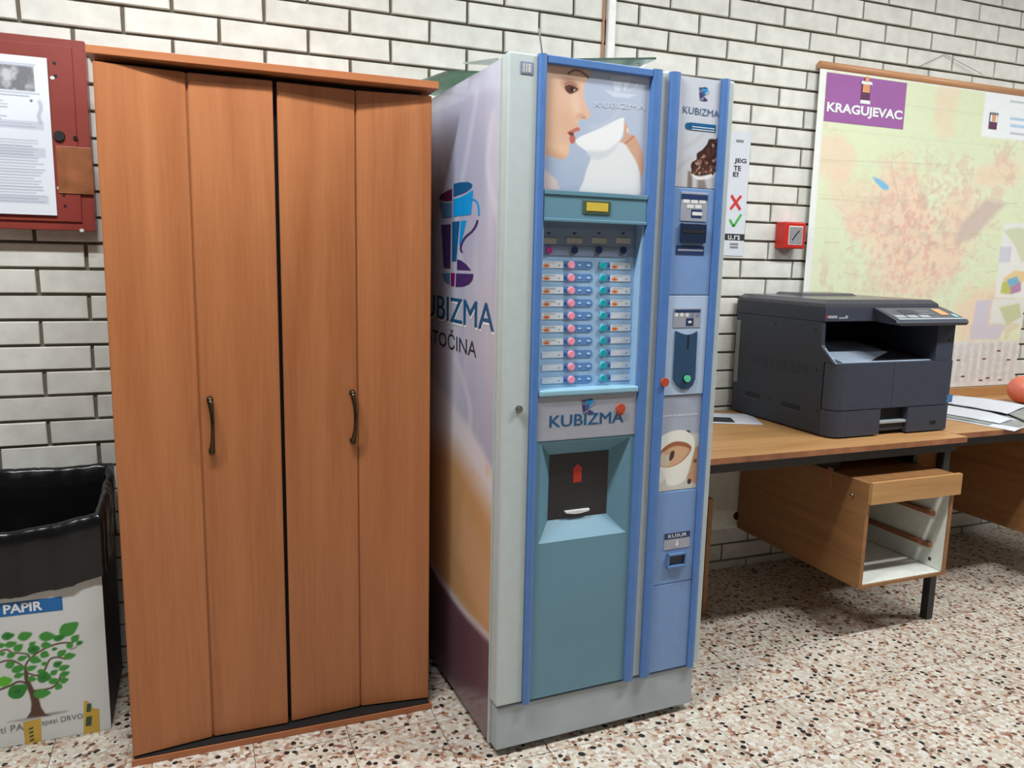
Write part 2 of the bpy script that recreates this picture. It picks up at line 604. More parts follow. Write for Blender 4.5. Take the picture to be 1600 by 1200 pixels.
M['wire_brown'] = mat('brown_wire', (186, 130, 96), 0.5)
M['map_rod'] = wood('map_rod', (196, 138, 96), (222, 168, 126), (0.8, 20, 20), 0.4)
M['bag'] = mat('black_bag', (20, 20, 22), 0.24, var=0.2, scale=14, bump=0.5, bscale=26)
M['bin_side'] = mat('bin_side', (50, 60, 74), 0.6)
M['tape_yellow'] = mat('yellow_tape', (206, 168, 66), 0.4, var=0.1)
M['tape_mark'] = mat('tape_mark', (52, 84, 62), 0.5)
M['banner_blue'] = mat('banner_blue', (30, 106, 176), 0.5)
M['purple'] = mat('purple_print', (158, 94, 162), 0.6, var=0.06, scale=6)
M['crest_gold'] = mat('crest_gold', (226, 160, 110), 0.6)
M['crest_dark'] = mat('crest_dark', (96, 44, 84), 0.6)
M['ball'] = mat('peach_ball', (222, 122, 100), 0.4)
M['x_red'] = mat('cross_red', (206, 52, 48), 0.6)
M['check_green'] = mat('check_green', (82, 172, 82), 0.6)
M['lamp_body'] = mat('lamp_body', (235, 235, 232), 0.5)
M['lamp_glow'] = emis('lamp_glow', (255, 250, 240), 6.0)
M['pink_mark'] = mat('red_mark', (120, 44, 58), 0.6)


def glass_material(name, col):
    m, nt, b = principled(name)
    b.inputs['Base Color'].default_value = rgba(col)
    b.inputs['Roughness'].default_value = 0.08
    b.inputs['Transmission Weight'].default_value = 0.85
    b.inputs['IOR'].default_value = 1.45
    no = nt.nodes.new('ShaderNodeTexNoise')
    no.inputs['Scale'].default_value = 30
    r = nt.nodes.new('ShaderNodeMapRange')
    r.inputs['To Min'].default_value = 0.05
    r.inputs['To Max'].default_value = 0.35
    nt.links.new(no.outputs['Fac'], r.inputs['Value'])
    nt.links.new(r.outputs[0], b.inputs['Roughness'])
    return m


M['glass'] = glass_material('green_glass', (150, 184, 166))
M['clear'] = glass_material('clear_plastic', (232, 236, 234))

# ------------------------------------------------------------------ room shell
XL, XR, YF = -3.4, 6.0, -7.5
wall = MB().box(XL, XR, 0.012, 0.16, 0, CEIL).build('wall_back', M['mortar'])
struct(wall, 'back wall of cream glazed bricks with dark joints')
ZA, XJ, BP, CP = 1.9107, -0.319, 0.26, 0.075
JV, JH = 0.0105, 0.0085


def brick_mesh(seed, wd):
    g = random.Random(seed)
    t = bmesh.new()
    bmesh.ops.create_cube(t, size=1.0)
    hgt = CP - JH
    for v in t.verts:
        v.co = Vector((v.co.x * wd, v.co.y * 0.03 + 0.015, v.co.z * hgt))
    ed = [e for e in t.edges if all(v.co.y < 0.01 for v in e.verts)]
    bmesh.ops.bevel(t, geom=ed, offset=0.0022, segments=1, affect='EDGES')
    for v in t.verts:
        if v.co.y < 0.01:
            v.co += Vector((g.uniform(-1, 1) * 0.0012, g.uniform(-1, 1) * 0.0008, g.uniform(-1, 1) * 0.0009))
    me = bpy.data.meshes.new('brick')
    t.to_mesh(me)
    t.free()
    me.materials.append(M['brick'])
    return me


BM = [brick_mesh(k, BP - JV) for k in range(6)]
rest = MB()
nb = 0


def single_brick(x, z):
    """bricks that can be picked out one by one around the furniture"""
    if 1.72 < z < 2.42 and -0.86 < x < 3.5 and z < 2.02 + 0.1 * (x + 0.8):
        return True
    if 1.5 < x < 2.2 and 0.66 < z < 1.8:
        return True
    if -0.9 < x < -0.42 and 0.6 < z < 1.4:
        return True
    if 1.45 < x < 2.05 and z < 0.3:
        return True
    return 3.25 < x < 3.6 and 0.66 < z < 1.0


r = -26
while ZA + r * CP < CEIL - 0.03:
    zc = ZA + (r + 0.5) * CP
    off = 0.0 if r % 2 else 0.5
    if zc - CP / 2 > -0.06:
        n = math.floor((XL - XJ) / BP) - 1
        while XJ + (n + off) * BP < XR:
            xc = XJ + (n + off + 0.5) * BP
            if XL + 0.13 < xc < XR - 0.13:
                zz = zc
                if single_brick(xc, zz) and zz - CP / 2 > 0:
                    b = bpy.data.objects.new('brick', BM[nb % 6])
                    C.objects.link(b)
                    b.parent = wall
                    b.location = (xc, random.uniform(-0.0012, 0.0012), zz)
                    b.rotation_euler = (0, 0, random.uniform(-0.003, 0.003))
                    nb += 1
                else:
                    z0 = max(zz - (CP - JH) / 2, 0.001)
                    rest.box(xc - (BP - JV) / 2, xc + (BP - JV) / 2, 0.0, 0.03, z0, zz + (CP - JH) / 2)
            n += 1
    r += 1
ro = rest.build('brick_courses', M['brick'], wall)
ro['kind'] = 'stuff'

# floor of square terrazzo tiles
floor = MB().box(XL, XR, YF, 0.16, -0.12, -0.004).build('floor', M['grout'])
struct(floor, 'terrazzo tile floor with black and brown chips')
TP = 0.245
TX, TY = 0.55, -0.91
tm = []
for k in range(2):
    t = bmesh.new()
    bmesh.ops.create_cube(t, size=1.0)
    for v in t.verts:
        v.co = Vector((v.co.x * (TP - 0.0022), v.co.y * (TP - 0.0022), v.co.z * 0.02 - 0.01))
    me = bpy.data.meshes.new('tile')
    t.to_mesh(me); t.free()
    me.materials.append(M['terrazzo'])
    tm.append(me)
rest = MB()
nt_ = 0
for i in range(-17, 24):
    for j in range(-28, 5):
        x, y = TX + (i + 0.5) * TP, TY + (j + 0.5) * TP
        if XL < x < XR and YF < y < 0.1:
            if -0.85 < x < 3.3 and -1.75 < y < 0.05:
                o = bpy.data.objects.new('tile', tm[nt_ % 2])
                C.objects.link(o)
                o.parent = floor
                o.location = (x, y, random.uniform(-0.0006, 0.0))
                nt_ += 1
            else:
                h = (TP - 0.0022) / 2
                rest.box(x - h, x + h, y - h, y + h, -0.02, 0)
ro = rest.build('tile_field', M['terrazzo'], floor)
ro['kind'] = 'stuff'

struct(MB().box(XL, XR, YF, 0.16, CEIL, CEIL + 0.1).build('ceiling', M['ceiling']), 'ceiling greyed down to cut bounced light')
struct(MB().box(XL - 0.1, XL, YF, 0.16, 0, CEIL).build('wall_left', M['plaster']), 'plaster side wall darkened to cut bounced light')
struct(MB().box(XR, XR + 0.1, YF, 0.16, 0, CEIL).build('wall_right', M['plaster']), 'plaster side wall darkened to cut bounced light')
struct(MB().box(XL, XR, YF - 0.1, YF, 0, CEIL).build('wall_front', M['plaster']), 'plaster wall behind the viewer, darkened to cut bounced light')

LAMP_AT = ['nearest the wardrobe', 'above the desk with the copier', 'above the second desk with papers', 'added out of view as frontal fill, on the wardrobe side', 'added out of view as frontal fill, on the desk side']
for (lx, ly, ll, lw, ax, watts), at in zip(LAMPS, LAMP_AT):
    t = thing('ceiling_lamp', 'long white fluorescent ceiling lamp ' + at, 'lamp', (lx, ly, CEIL), 0, 'fluorescent ceiling lamps')
    hx, hy = (ll / 2, lw / 2) if ax else (lw / 2, ll / 2)
    MB().box(-hx - 0.02, hx + 0.02, -hy - 0.02, hy + 0.02, -0.05, 0, 0.004).build('housing', M['lamp_body'], t)
    MB().box(-hx, hx, -hy, hy, -0.075, -0.05, 0.008).build('diffuser', M['lamp_glow'], t)

# ------------------------------------------------------------------ wardrobe
wx0, wx1, wyf = -0.475, 0.306, -0.61
W = thing('wardrobe', 'tall cherry wood wardrobe with four narrow folding door panels', 'wardrobe', (wx0, wyf, 0))
ww = wx1 - wx0
MB().box(-0.010, ww + 0.010, 0.0, 0.58, 1.718, 1.736, 0.001).build('top_board', M['cherry_edge'], W)
MB().box(-0.002, ww + 0.002, 0.0, 0.58, 0.0, 0.017, 0.001).build('base_board', M['cherry_edge'], W)
MB().box(0.004, ww - 0.004, 0.004, 0.56, 0.0172, 0.0195).build('floor_panel', M['black'], W)
MB().box(0, 0.018, 0.066, 0.56, 0.0196, 1.717).build('side_panel', M['cherry'], W)
MB().box(ww - 0.018, ww, 0.066, 0.56, 0.0196, 1.717).build('side_panel', M['cherry'], W)
MB().box(0.018, ww - 0.018, 0.55, 0.56, 0.0196, 1.717).build('back_panel', M['black'], W)
MB().box(0.0185, ww - 0.0185, 0.066, 0.084, 0.02, 1.716).build('inner_front', M['black'], W)
# door panels: x0, x1, depth at x0, depth at x1 (the folding pairs are not quite closed)
PAN = [(0.001, 0.1897, 0.006, 0.030), (0.1943, 0.384, 0.030, 0.028), (0.394, 0.5835, 0.033, 0.044), (0.587, ww - 0.002, 0.044, 0.022)]
doors = []
for i, (a, b, da, db) in enumerate(PAN):
    mb = MB()
    v = [(a, da), (b, db), (b, db + 0.018), (a, da + 0.018)]
    mb.prism(v, 'z', 0.023, 1.7035)
    bmesh.ops.bevel(mb.bm, geom=mb.bm.edges[:], offset=0.0018, segments=2, affect='EDGES')
    doors.append(mb.build('door_panel', M['cherry'], W))


for xs, ys in ((0.192, 0.037), (0.58525, 0.051)):
    MB().box(xs - 0.006, xs + 0.006, ys, ys + 0.010, 0.024, 1.7025).build('hinge_strip', M['cherry'], W)


def bow_handle(parent, x, yf, z0, z1):
    mb = MB()
    pts = []
    for k in range(13):
        t = k / 12
        pts.append((x + 0.004 * math.sin(t * 3.14), yf - 0.012 - 0.016 * math.sin(math.pi * t), z0 + (z1 - z0) * t))
    rs = [0.0072, 0.0068, 0.0058, 0.005, 0.0047, 0.0046, 0.0046, 0.0046, 0.0047, 0.005, 0.0058, 0.0068, 0.0072]
    mb.tube(pts, rs, 12)
    for z in (z0 + 0.002, z1 - 0.002):
        mb.tube([(x, yf + 0.001, z), (x, yf - 0.006, z), (x, yf - 0.016, z), (x, yf - 0.02, z)], [0.0085, 0.0075, 0.0078, 0.003], 14)
    return mb.build('handle', M['bronze'], parent)


h1 = on_axis(330, 672, 1, wyf - 0.01)
h2 = on_axis(555, 659, 1, wyf)
bow_handle(doors[1], h1[0] - wx0, 0.0300, 0.800, 0.934)
bow_handle(doors[2], h2[0] - wx0, 0.0430, 0.800, 0.934)

# ------------------------------------------------------------------ vending machine
MO = np.array([0.4028, -0.8936])
MA = 0.0366
VM = thing('vending_machine', 'blue and grey coffee vending machine with a printed coffee side panel', 'vending machine', (MO[0], MO[1], 0), MA)
_mu = np.array([math.cos(MA), math.sin(MA)])
_mn = np.array([-math.sin(MA), math.cos(MA)])


def mf(px, py, d=0.0):
    """photo pixel -> (u, z) on the machine's plane at local depth d"""
    r_ = ray(px, py)
    t = ((MO - CAM[:2]) @ _mn + d) / (r_[:2] @ _mn)
    X = CAM + t * r_
    return (X[:2] - MO) @ _mu, X[2]


def ms(px, py, u=0.0):
    """photo pixel -> (depth, z) on the machine's side plane at local u"""
    r_ = ray(px, py)
    t = ((MO - CAM[:2]) @ _mu + u) / (r_[:2] @ _mu)
    X = CAM + t * r_
    return (X[:2] - MO) @ _mn, X[2]


MW, MH, MD = 0.63, 1.757, 0.80
SX = -0.004
MB().box(0.0, MW - 0.006, 0.045, MD, 0.022, MH - 0.006, 0.003).build('body', M['grey_metal'], VM)
MB().box(0.0, MW - 0.012, 0.006, 0.044, 0.022, 0.141, 0.003).build('kick_panel', M['kick_grey'], VM)
for u in (0.06, MW - 0.08):
    for y in (0.07, MD - 0.08):
        MB().disc((u, y), 0.022, 'z', 0.0, 0.024, 16).build('foot', M['interior_black'], VM)
# door frame strips
door = MB()
Z0, Z1 = 0.149, MH
door.box(-0.004, 0.0695, 0.0, 0.044, Z0, Z1, 0.004)
door.box(0.404, 0.431, 0.003, 0.044, Z0, Z1, 0.001)
door.box(0.606, MW, 0.0, 0.044, Z0, Z1, 0.003)
door.box(0.0695, 0.606, 0.0442, 0.0449, Z0, Z1)
door.build('door', M['grey_metal'], VM)
RAILS = [(0.069, 0.0895), (0.376, 0.405), (0.430, 0.4585), (0.589, 0.610)]
for a, b in RAILS:
    mb = MB()
    mb.prism([(a, 0.036), (a, -0.004), (a + 0.003, -0.009), ((a + b) / 2, -0.0115), (b - 0.003, -0.009), (b, -0.004), (b, 0.036)], 'z', Z0 - 0.004, Z1 + 0.002)
    mb.build('rail', M['rail_blue'], VM)
MB().box(0.0895, 0.376, -0.008, 0.036, 1.740, Z1 + 0.001, 0.002).build('top_bar', M['rail_blue'], VM)
front = lambda d: (lambda x, z, l: Vector((x, d - l, z)))

# --- poster with a woman drinking
adv = MB().box(0.0895, 0.376, 0.006, 0.034, 1.458, 1.740).build('advert_panel', M['silver'], VM)
fz = lambda cx, cy: mf(660 + cx / 4, 60 + cy / 4, 0.004)
P = Pic(0.0897, 0.3758, 1.4582, 1.7398, 0.0018, (176, 190, 214))
gx = (P.X - P.X.min()) / np.ptp(P.X)
gz = (P.Z - P.Z.min()) / np.ptp(P.Z)
P.mix(np.clip(gx * 0.7, 0, 1), (196, 204, 220))
P.mix(np.clip((0.45 - gz) * 0.7, 0, 1) * (gx < 2), (164, 178, 206))
Q = lambda pts: [fz(*p) for p in pts]
P.poly(Q([(755, 830), (800, 850), (840, 890), (860, 945), (860, 985), (740, 985)]), (222, 206, 204), 0.006, True)
face = [(730, 120), (1000, 120), (1040, 195), (1052, 225), (1030, 265), (1012, 300), (1012, 335), (1012, 370), (1024, 415), (1046, 455), (1050, 482), (1040, 498),
        (1015, 506), (985, 508), (975, 522), (976, 540), (986, 556), (984, 574), (966, 582), (948, 590), (952, 606), (958, 628), (948, 654), (928, 662),
        (916, 680), (918, 708), (906, 738), (876, 753), (840, 748), (795, 728), (730, 705)]
before = P.C.copy()
P.poly(Q(face), (228, 188, 162), 0.0025, True, n=4)
P.clip = np.clip(np.abs(P.C - before).sum(-1) / 40, 0, 1)
P.ell(*fz(800, 480), 0.035, 0.075, (232, 190, 160), 0, 0.03, 0.8)
P.ell(*fz(860, 700), 0.03, 0.016, (236, 200, 164), 0, 0.016, 0.7)
P.ell(*fz(960, 420), 0.012, 0.03, (236, 204, 180), 0.1, 0.012, 0.7)
P.ell(*fz(985, 484), 0.010, 0.006, (206, 154, 130), 0.3, 0.008, 0.6)
P.ell(*fz(1010, 494), 0.005, 0.0022, (168, 112, 92), 0.1, 0.004, 0.7)
P.ell(*fz(905, 520), 0.02, 0.03, (216, 168, 140), 0.3, 0.03, 0.5)
P.ell(*fz(840, 735), 0.035, 0.010, (206, 160, 130), -0.3, 0.014, 0.6)
P.ell(*fz(925, 290), 0.022, 0.014, (176, 124, 104), -0.2, 0.012, 0.75)
P.poly(Q([(892, 300), (925, 288), (960, 302), (976, 318), (950, 338), (925, 346), (902, 330)]), (92, 56, 46), 0.003, True)
P.ell(*fz(938, 316), 0.0045, 0.0045, (44, 26, 26), 0, 0.002)
P.ell(*fz(952, 322), 0.0024, 0.0018, (220, 206, 200), 0, 0.001)
P.clip = None
P.stroke(Q([(915, 218), (945, 200), (985, 202), (1015, 222), (1040, 245)]), 0.0042, (118, 76, 60), 0.003)
P.stroke(Q([(890, 285), (925, 274), (965, 290)]), 0.0016, (120, 76, 62), 0.0016)
P.poly(Q([(905, 588), (935, 572), (965, 556), (985, 560), (982, 576), (958, 584), (938, 594)]), (196, 118, 108), 0.002, True)
P.poly(Q([(912, 590), (940, 588), (950, 604), (946, 618), (926, 606)]), (110, 58, 52), 0.002, True)
P.poly(Q([(922, 612), (948, 606), (958, 630), (946, 656), (926, 650)]), (192, 108, 100), 0.002, True)
hand = [(1250, 528), (1272, 528), (1286, 560), (1292, 600), (1330, 608), (1356, 660), (1378, 730), (1384, 800), (1366, 870), (1340, 800), (1300, 710), (1262, 690), (1222, 652), (1262, 612)]
P.poly(Q(hand), (216, 170, 146), 0.0025, True)
P.stroke(Q([(1262, 660), (1290, 640), (1320, 614)]), 0.003, (176, 116, 94), 0.003)
P.ell(*fz(1284, 575), 0.003, 0.006, (240, 220, 214), 0, 0.002)
P.poly(Q([(1090, 700), (1040, 790), (1012, 880), (1000, 1000), (1330, 1000), (1362, 880), (1350, 800), (1305, 715), (1240, 648)]), (232, 234, 236), 0.004, True)
P.poly(Q([(958, 636), (1100, 566), (1246, 496), (1262, 520), (1256, 590), (1228, 648), (1150, 700), (1085, 735), (1030, 706)]), (242, 243, 244), 0.003, True, n=3)
P.poly(Q([(1030, 706), (1150, 700), (1228, 648), (1180, 720), (1090, 760)]), (214, 218, 224), 0.008, True)
P.stroke(Q([(1235, 450), (1210, 480), (1185, 510), (1120, 545), (1050, 556)]), 0.008, (204, 212, 226), 0.01, True, 0.5)
for pg in ([(1178, 240), (1300, 236), (1300, 262), (1180, 262)], [(1190, 270), (1250, 270), (1240, 330), (1205, 330)], [(1262, 268), (1300, 268), (1275, 325), (1258, 330)], [(1140, 318), (1200, 332), (1340, 352), (1290, 374), (1190, 362)]):
    P.poly(Q(pg), (216, 224, 236), 0.003, False, 0.8)
P.stroke(Q([(1305, 250), (1345, 265), (1335, 300), (1290, 330)]), 0.003, (216, 224, 236), 0.003, True, .7)
P.build('advert_print', M['print'], adv, front(0.0055))
x0, z0 = fz(1075, 428); x1, z1 = fz(1395, 448)
text_obj('lettering', 'KUBIZMA', M['txt_ghost'], adv, front(0.005), x0, x1, z0, z0 + 0.0125, z1 - z0)


def logo(parent, place, cx, cz, w, h, lift=0.0005):
    """the stacked-cup emblem, each colour field a flat printed piece"""
    S = lambda pts: [(cx + ((x - 172) / 186.0) * w, cz - ((y - 321) / 484.0) * h) for x, y in pts]
    pieces = [('logo_blue', [(152, 80), (185, 80), (218, 86), (236, 100), (234, 114), (212, 128), (180, 136), (152, 139)], False),
              ('logo_plum', [(78, 132), (92, 116), (118, 106), (145, 101), (145, 156), (112, 152), (88, 144)], False),
              ('logo_cyan', [(152, 151), (200, 144), (240, 124), (232, 232), (152, 232)], False),
              ('logo_slate', [(82, 152), (112, 162), (145, 166), (145, 232), (96, 232)], False),
              ('logo_blue', [(148, 256), (182, 256), (168, 442), (148, 442)], False),
              ('logo_cyan', [(187, 256), (213, 256), (188, 366), (180, 366)], False),
              ('logo_purple', [(92, 266), (140, 266), (140, 476), (106, 476)], False),
              ('logo_purple', [(172, 432), (192, 438), (216, 456), (236, 481), (172, 482)], False),
              ('logo_purple', [(168, 499), (246, 496), (243, 522), (226, 545), (200, 558), (166, 563)], False),
              ('logo_mag', [(143, 499), (163, 498), (160, 561), (143, 561)], False),
              ('logo_slate', [(98, 506), (138, 500), (138, 556), (116, 544), (104, 526)], False)]
    for st, wd, mt in (([(238, 166), (252, 176), (262, 198), (265, 240)], 7, 'logo_cyan'), ([(260, 260), (252, 285), (236, 308), (210, 330), (194, 356), (188, 384), (195, 400)], 9, 'logo_purple')):
        sp = smooth_pts(st, 4, False)
        Lf, Rt = [], []
        for i, p in enumerate(sp):
            d = sp[min(i + 1, len(sp) - 1)] - sp[max(i - 1, 0)]
            d = d / np.linalg.norm(d)
            nrm = np.array([-d[1], d[0]]) * wd / 2
            Lf.append(tuple(p + nrm)); Rt.append(tuple(p - nrm))
        pieces.append((mt, Lf + Rt[::-1], True))
    for mt, pts, strip in pieces:
        pts = S(pts)
        mb = MB()
        if strip:
            n = len(pts) // 2
            for i in range(n - 1):
                q = [pts[i], pts[i + 1], pts[2 * n - 2 - i], pts[2 * n - 1 - i]]
                mb.face([place(x, z, lift) for x, z in q])
        else:
            mb.face([place(x, z, lift) for x, z in pts])
        mb.build('emblem_piece', M[mt], parent)


# --- display band
band = MB().box(0.0895, 0.376, -0.006, 0.034, 1.3885, 1.4565, 0.0015)
band.box(0.0895, 0.376, -0.009, 0.034, 1.446, 1.4565, 0.001)
band.box(0.0895, 0.376, -0.009, 0.034, 1.384, 1.391, 0.001)
band = band.build('display_band', M['teal'], VM)
a = mf(911, 312, -0.006); b = mf(953, 336, -0.006)
MB().box(a[0], b[0], -0.0085, -0.004, b[1], a[1], 0.001).build('display_frame', M['lcd_frame'], band)
a = mf(916, 316, -0.006); b = mf(949, 331, -0.006)
MB().box(a[0], b[0], -0.0095, -0.006, b[1], a[1]).build('display', M['lcd'], band)

# --- selection panel in its recess
SD = 0.028
sel = MB()
sel.box(0.0895, 0.376, SD, 0.0355, 0.973, 1.384)
sel.box(0.370, 0.376, 0.0, SD, 0.973, 1.384)
sel.box(0.0895, 0.094, 0.0, SD, 0.973, 1.384)
sel = sel.build('selection_panel', M['pale_blue'], VM)
zs = mf(900, 400, SD)[1]
zt = mf(900, 384, SD)[1]
MB().box(0.094, 0.370, SD - 0.002, SD, zs, zt - 0.001, 0.0005).build('preset_strip', M['silver_dull'], sel)
MB().box(0.094, 0.370, SD - 0.0015, SD, zt, 1.384).build('preset_strip', M['silver_dull'], sel)
for px in (857, 897, 935, 973):
    u, z = mf(px, 391, SD)
    MB().disc((u, z), 0.0085, 'y', SD - 0.006, SD - 0.001, 18).build('preset_button', M['mag_btn'] if px == 857 else M['dark_btn'], sel)
    u, z = mf(px + (0 if px > 860 else 0), 376, SD)
    MB().box(max(u - 0.022, 0.0945), u + 0.022, SD - 0.0035, SD - 0.001, z - 0.0075, z + 0.0075, 0.002).build('preset_card', M['strip_cream'], sel)
    u, z = mf(px, 365, SD)
    MB().face([(u - 0.006, SD - 0.0021, z + 0.003), (u + 0.006, SD - 0.0021, z + 0.003), (u, SD - 0.0021, z - 0.003)]).build('preset_arrow', M['dark_btn'], sel)


def card_mesh(kind, wd, hg):
    c = Pic(-wd / 2, wd / 2, -hg / 2, hg / 2, 0.0011, (212, 218, 224) if kind else (196, 206, 220))
    if kind:
        c.ell(-wd * 0.28, -hg * 0.16, wd * 0.16, hg * 0.28, (222, 140, 96), 0, 0.003)
        c.ell(-wd * 0.28, -hg * 0.2, wd * 0.10, hg * 0.16, (188, 92, 48), 0, 0.002)
        c.rect(-wd * 0.40, wd * 0.12, hg * 0.24, hg * 0.34, (130, 130, 134), None, 0.8)
        if kind == 2:
            c.rect(-wd * 0.30, wd * 0.16, hg * 0.08, hg * 0.16, (140, 140, 144), None, 0.8)
    else:
        c.ell(-wd * 0.1, 0, wd * 0.3, hg * 0.3, (210, 216, 224), 0.2, 0.006)
    c.ell(wd * 0.30, -hg * 0.12, 0.0018, 0.0018, (96, 102, 120))
    o = c.build('drink_card', M['print_card'], None, lambda x, z, l: Vector((x, 0, z)))
    me = o.data
    bpy.data.objects.remove(o)
    return me


CW, CH = 0.060, 0.0165
cards = [card_mesh(k, CW, CH) for k in (0, 1, 2)]
proto = {}


def put(name, make, u, z, m, y=0.0):
    if name not in proto:
        o = make().build(name.split('/')[0], m, sel)
        proto[name] = o
    else:
        o = copy_obj(proto[name], sel)
    o.location = (u, y, z)
    return o


LK = [1, 1, 2, 2, 1, 2, 2, 0, 0, 0]
RK = [1, 1, 1, 1, 0, 1, 0, 0, 0, 0]
for k in range(10):
    py = 413.4 + k * (594.2 - 413.4) / 9
    u0, z = mf(863, py, SD)
    o = bpy.data.objects.new('drink_card', cards[LK[k]]); C.objects.link(o); o.parent = sel
    o.location = (u0, SD - 0.0012, z)
    u1, z1_ = mf(970, py, SD)
    o = bpy.data.objects.new('drink_card', cards[RK[k]]); C.objects.link(o); o.parent = sel
    o.location = (u1 - 0.002, SD - 0.0012, z)
    ua, ub = mf(880, py, SD)[0], mf(926, py, SD)[0]
    put('button_plate', lambda: MB().prism([(0, -0.0095), (ub - ua - 0.008, -0.0095), (ub - ua - 0.002, -0.006), (ub - ua, 0), (ub - ua - 0.002, 0.006), (ub - ua - 0.008, 0.0095), (0, 0.0095)], 'y', -0.0014, 0), ua, z, M['plate_blue'], SD)
    uc, ud = mf(936, py, SD)[0], mf(953, py, SD)[0]
    put('button_plate/r', lambda: MB().prism([(0, -0.0085), (ud - uc, -0.0085), (ud - uc, 0.0085), (0, 0.0085)], 'y', -0.0014, 0), uc, z, M['plate_blue'], SD)
    put('arrow_mark', lambda: MB().face([(-0.004, 0, 0.005), (-0.004, 0, -0.005), (0.003, 0, 0)]), mf(882, py, SD)[0] + 0.003, z, M['mark_blue'], SD - 0.0022)
    put('arrow_mark/r', lambda: MB().face([(0.004, 0, 0.005), (0.004, 0, -0.005), (-0.003, 0, 0)]), mf(950, py, SD)[0], z, M['mark_blue'], SD - 0.0022)
    ul = mf(891.5, py, SD)[0]
    put('button_rim', lambda: MB().disc((0, 0), 0.0098, 'y', -0.0035, 0, 20), ul, z, M['pink_rim'], SD - 0.0014)
    put('button', lambda: MB().disc((0, 0), 0.0076, 'y', -0.003, 0, 18, 0.008), ul, z, M['pink_btn'], SD - 0.0048)
    ur = mf(941, py, SD)[0]
    put('button_rim/r', lambda: MB().disc((0, 0), 0.0098, 'y', -0.0035, 0, 20), ur, z, M['teal_rim'], SD - 0.0014)
    put('button/r', lambda: MB().disc((0, 0), 0.0078, 'y', -0.003, 0, 18, 0.0082), ur, z, M['teal_btn'], SD - 0.0048)
    for px, hw in ((905, 0.0045), (919, 0.0055)):
        put('pale_mark%d' % px, lambda: MB().disc((0, 0), hw, 'y', -0.0012, 0, 12, None, 0.55), mf(px, py, SD)[0], z, M['mark_pale'], SD - 0.0014)
for k_, o_ in list(proto.items()):
    if k_.startswith('pale_mark'):
        o_.name = 'pale_mark'
for o_ in sel.children:
    if o_.name.startswith('pale_mark'):
        o_.name = 'pale_mark'

MB().box(0.0895, 0.376, -0.010, 0.034, 0.958, 0.974, 0.004).build('ledge', M['teal_light'], VM)

# --- name plate with emblem
plate = MB().box(0.0895, 0.376, -0.002, 0.034, 0.8445, 0.957, 0.001).build('name_plate', M['silver'], VM)
a = mf(858, 672, -0.002); b = mf(974, 645, -0.002)
text_obj('lettering', 'KUBIZMA', M['txt_blue'], plate, front(-0.0022), a[0], b[0], 0.879, 0.909)
text_obj('lettering', 'KUBIZMA', M['txt_blue'], plate, front(-0.0022), a[0] + .0014, b[0] + .0014, 0.8795, 0.9085, 0, .0006)
c = mf(919, 635, -0.002)
logo(plate, front(-0.0022), c[0], c[1], 0.042, 0.04)
c = mf(969, 638, -0.002)
st = MB().disc(c, 0.0125, 'y', -0.008, -0.0015, 22)
st.box(c[0] - 0.008, c[0] + 0.008, -0.007, -0.0015, c[1] - 0.016, c[1] - 0.006, 0.001)
st.build('knob', M['orange'], plate)

# --- lower panel with the serving hatch
ou0, ou1, oz0, oz1 = 0.1035, 0.3635, 0.5765, 0.8385
iu0, iu1, iz0, iz1, HD = 0.149, 0.320, 0.6245, 0.795, 0.0405
a0, a1, c0, c1 = 0.0895, 0.376, 0.149, 0.8435
lp = MB()
A = [(a0, 0, c0), (a1, 0, c0), (a1, 0, c1), (a0, 0, c1)]
B = [(ou0, 0, oz0), (ou1, 0, oz0), (ou1, 0, oz1), (ou0, 0, oz1)]
D = [(iu0, HD, iz0), (iu1, HD, iz0), (iu1, HD, iz1), (iu0, HD, iz1)]
for i in range(4):
    j = (i + 1) % 4
    lp.face([A[i], A[j], B[j], B[i]])
    lp.face([B[i], B[j], D[j], D[i]])
lp = lp.build('lower_panel', M['teal'], VM)
hatch = MB().box(iu0 - 0.002, iu1 + 0.002, HD - 0.003, HD + 0.003, iz0 - 0.002, iz1 + 0.002).build('serving_hatch', M['dispense_black'], VM)
c = mf(902, 739, HD - 0.003)
s_ = 0.0165
MB().prism([(c[0] - s_ * .75, c[1] - s_ * 1.5), (c[0] + s_ * .75, c[1] - s_ * 1.5), (c[0] + s_ * .75, c[1] + s_ * .6), (c[0] + s_ * .95, c[1] + s_ * .6), (c[0], c[1] + s_ * 1.6), (c[0] - s_ * .95, c[1] + s_ * .6), (c[0] - s_ * .75, c[1] + s_ * .6)], 'y', HD - 0.0042, HD - 0.003).build('arrow_sign', M['red_arrow'], hatch)
a = mf(881, 800, HD - 0.003); b = mf(919, 795, HD - 0.003)
hz = (a[1] + b[1]) / 2
hp = [(a[0], hz + 0.003), (b[0], hz + 0.003), (b[0] - 0.002, hz - 0.002), ((a[0] + b[0]) / 2 + 0.01, hz - 0.006), ((a[0] + b[0]) / 2 - 0.01, hz - 0.006), (a[0] + 0.002, hz - 0.002)]
MB().prism(hp, 'y', HD - 0.012, HD - 0.003).build('hatch_grip', M['white_plastic'], hatch)

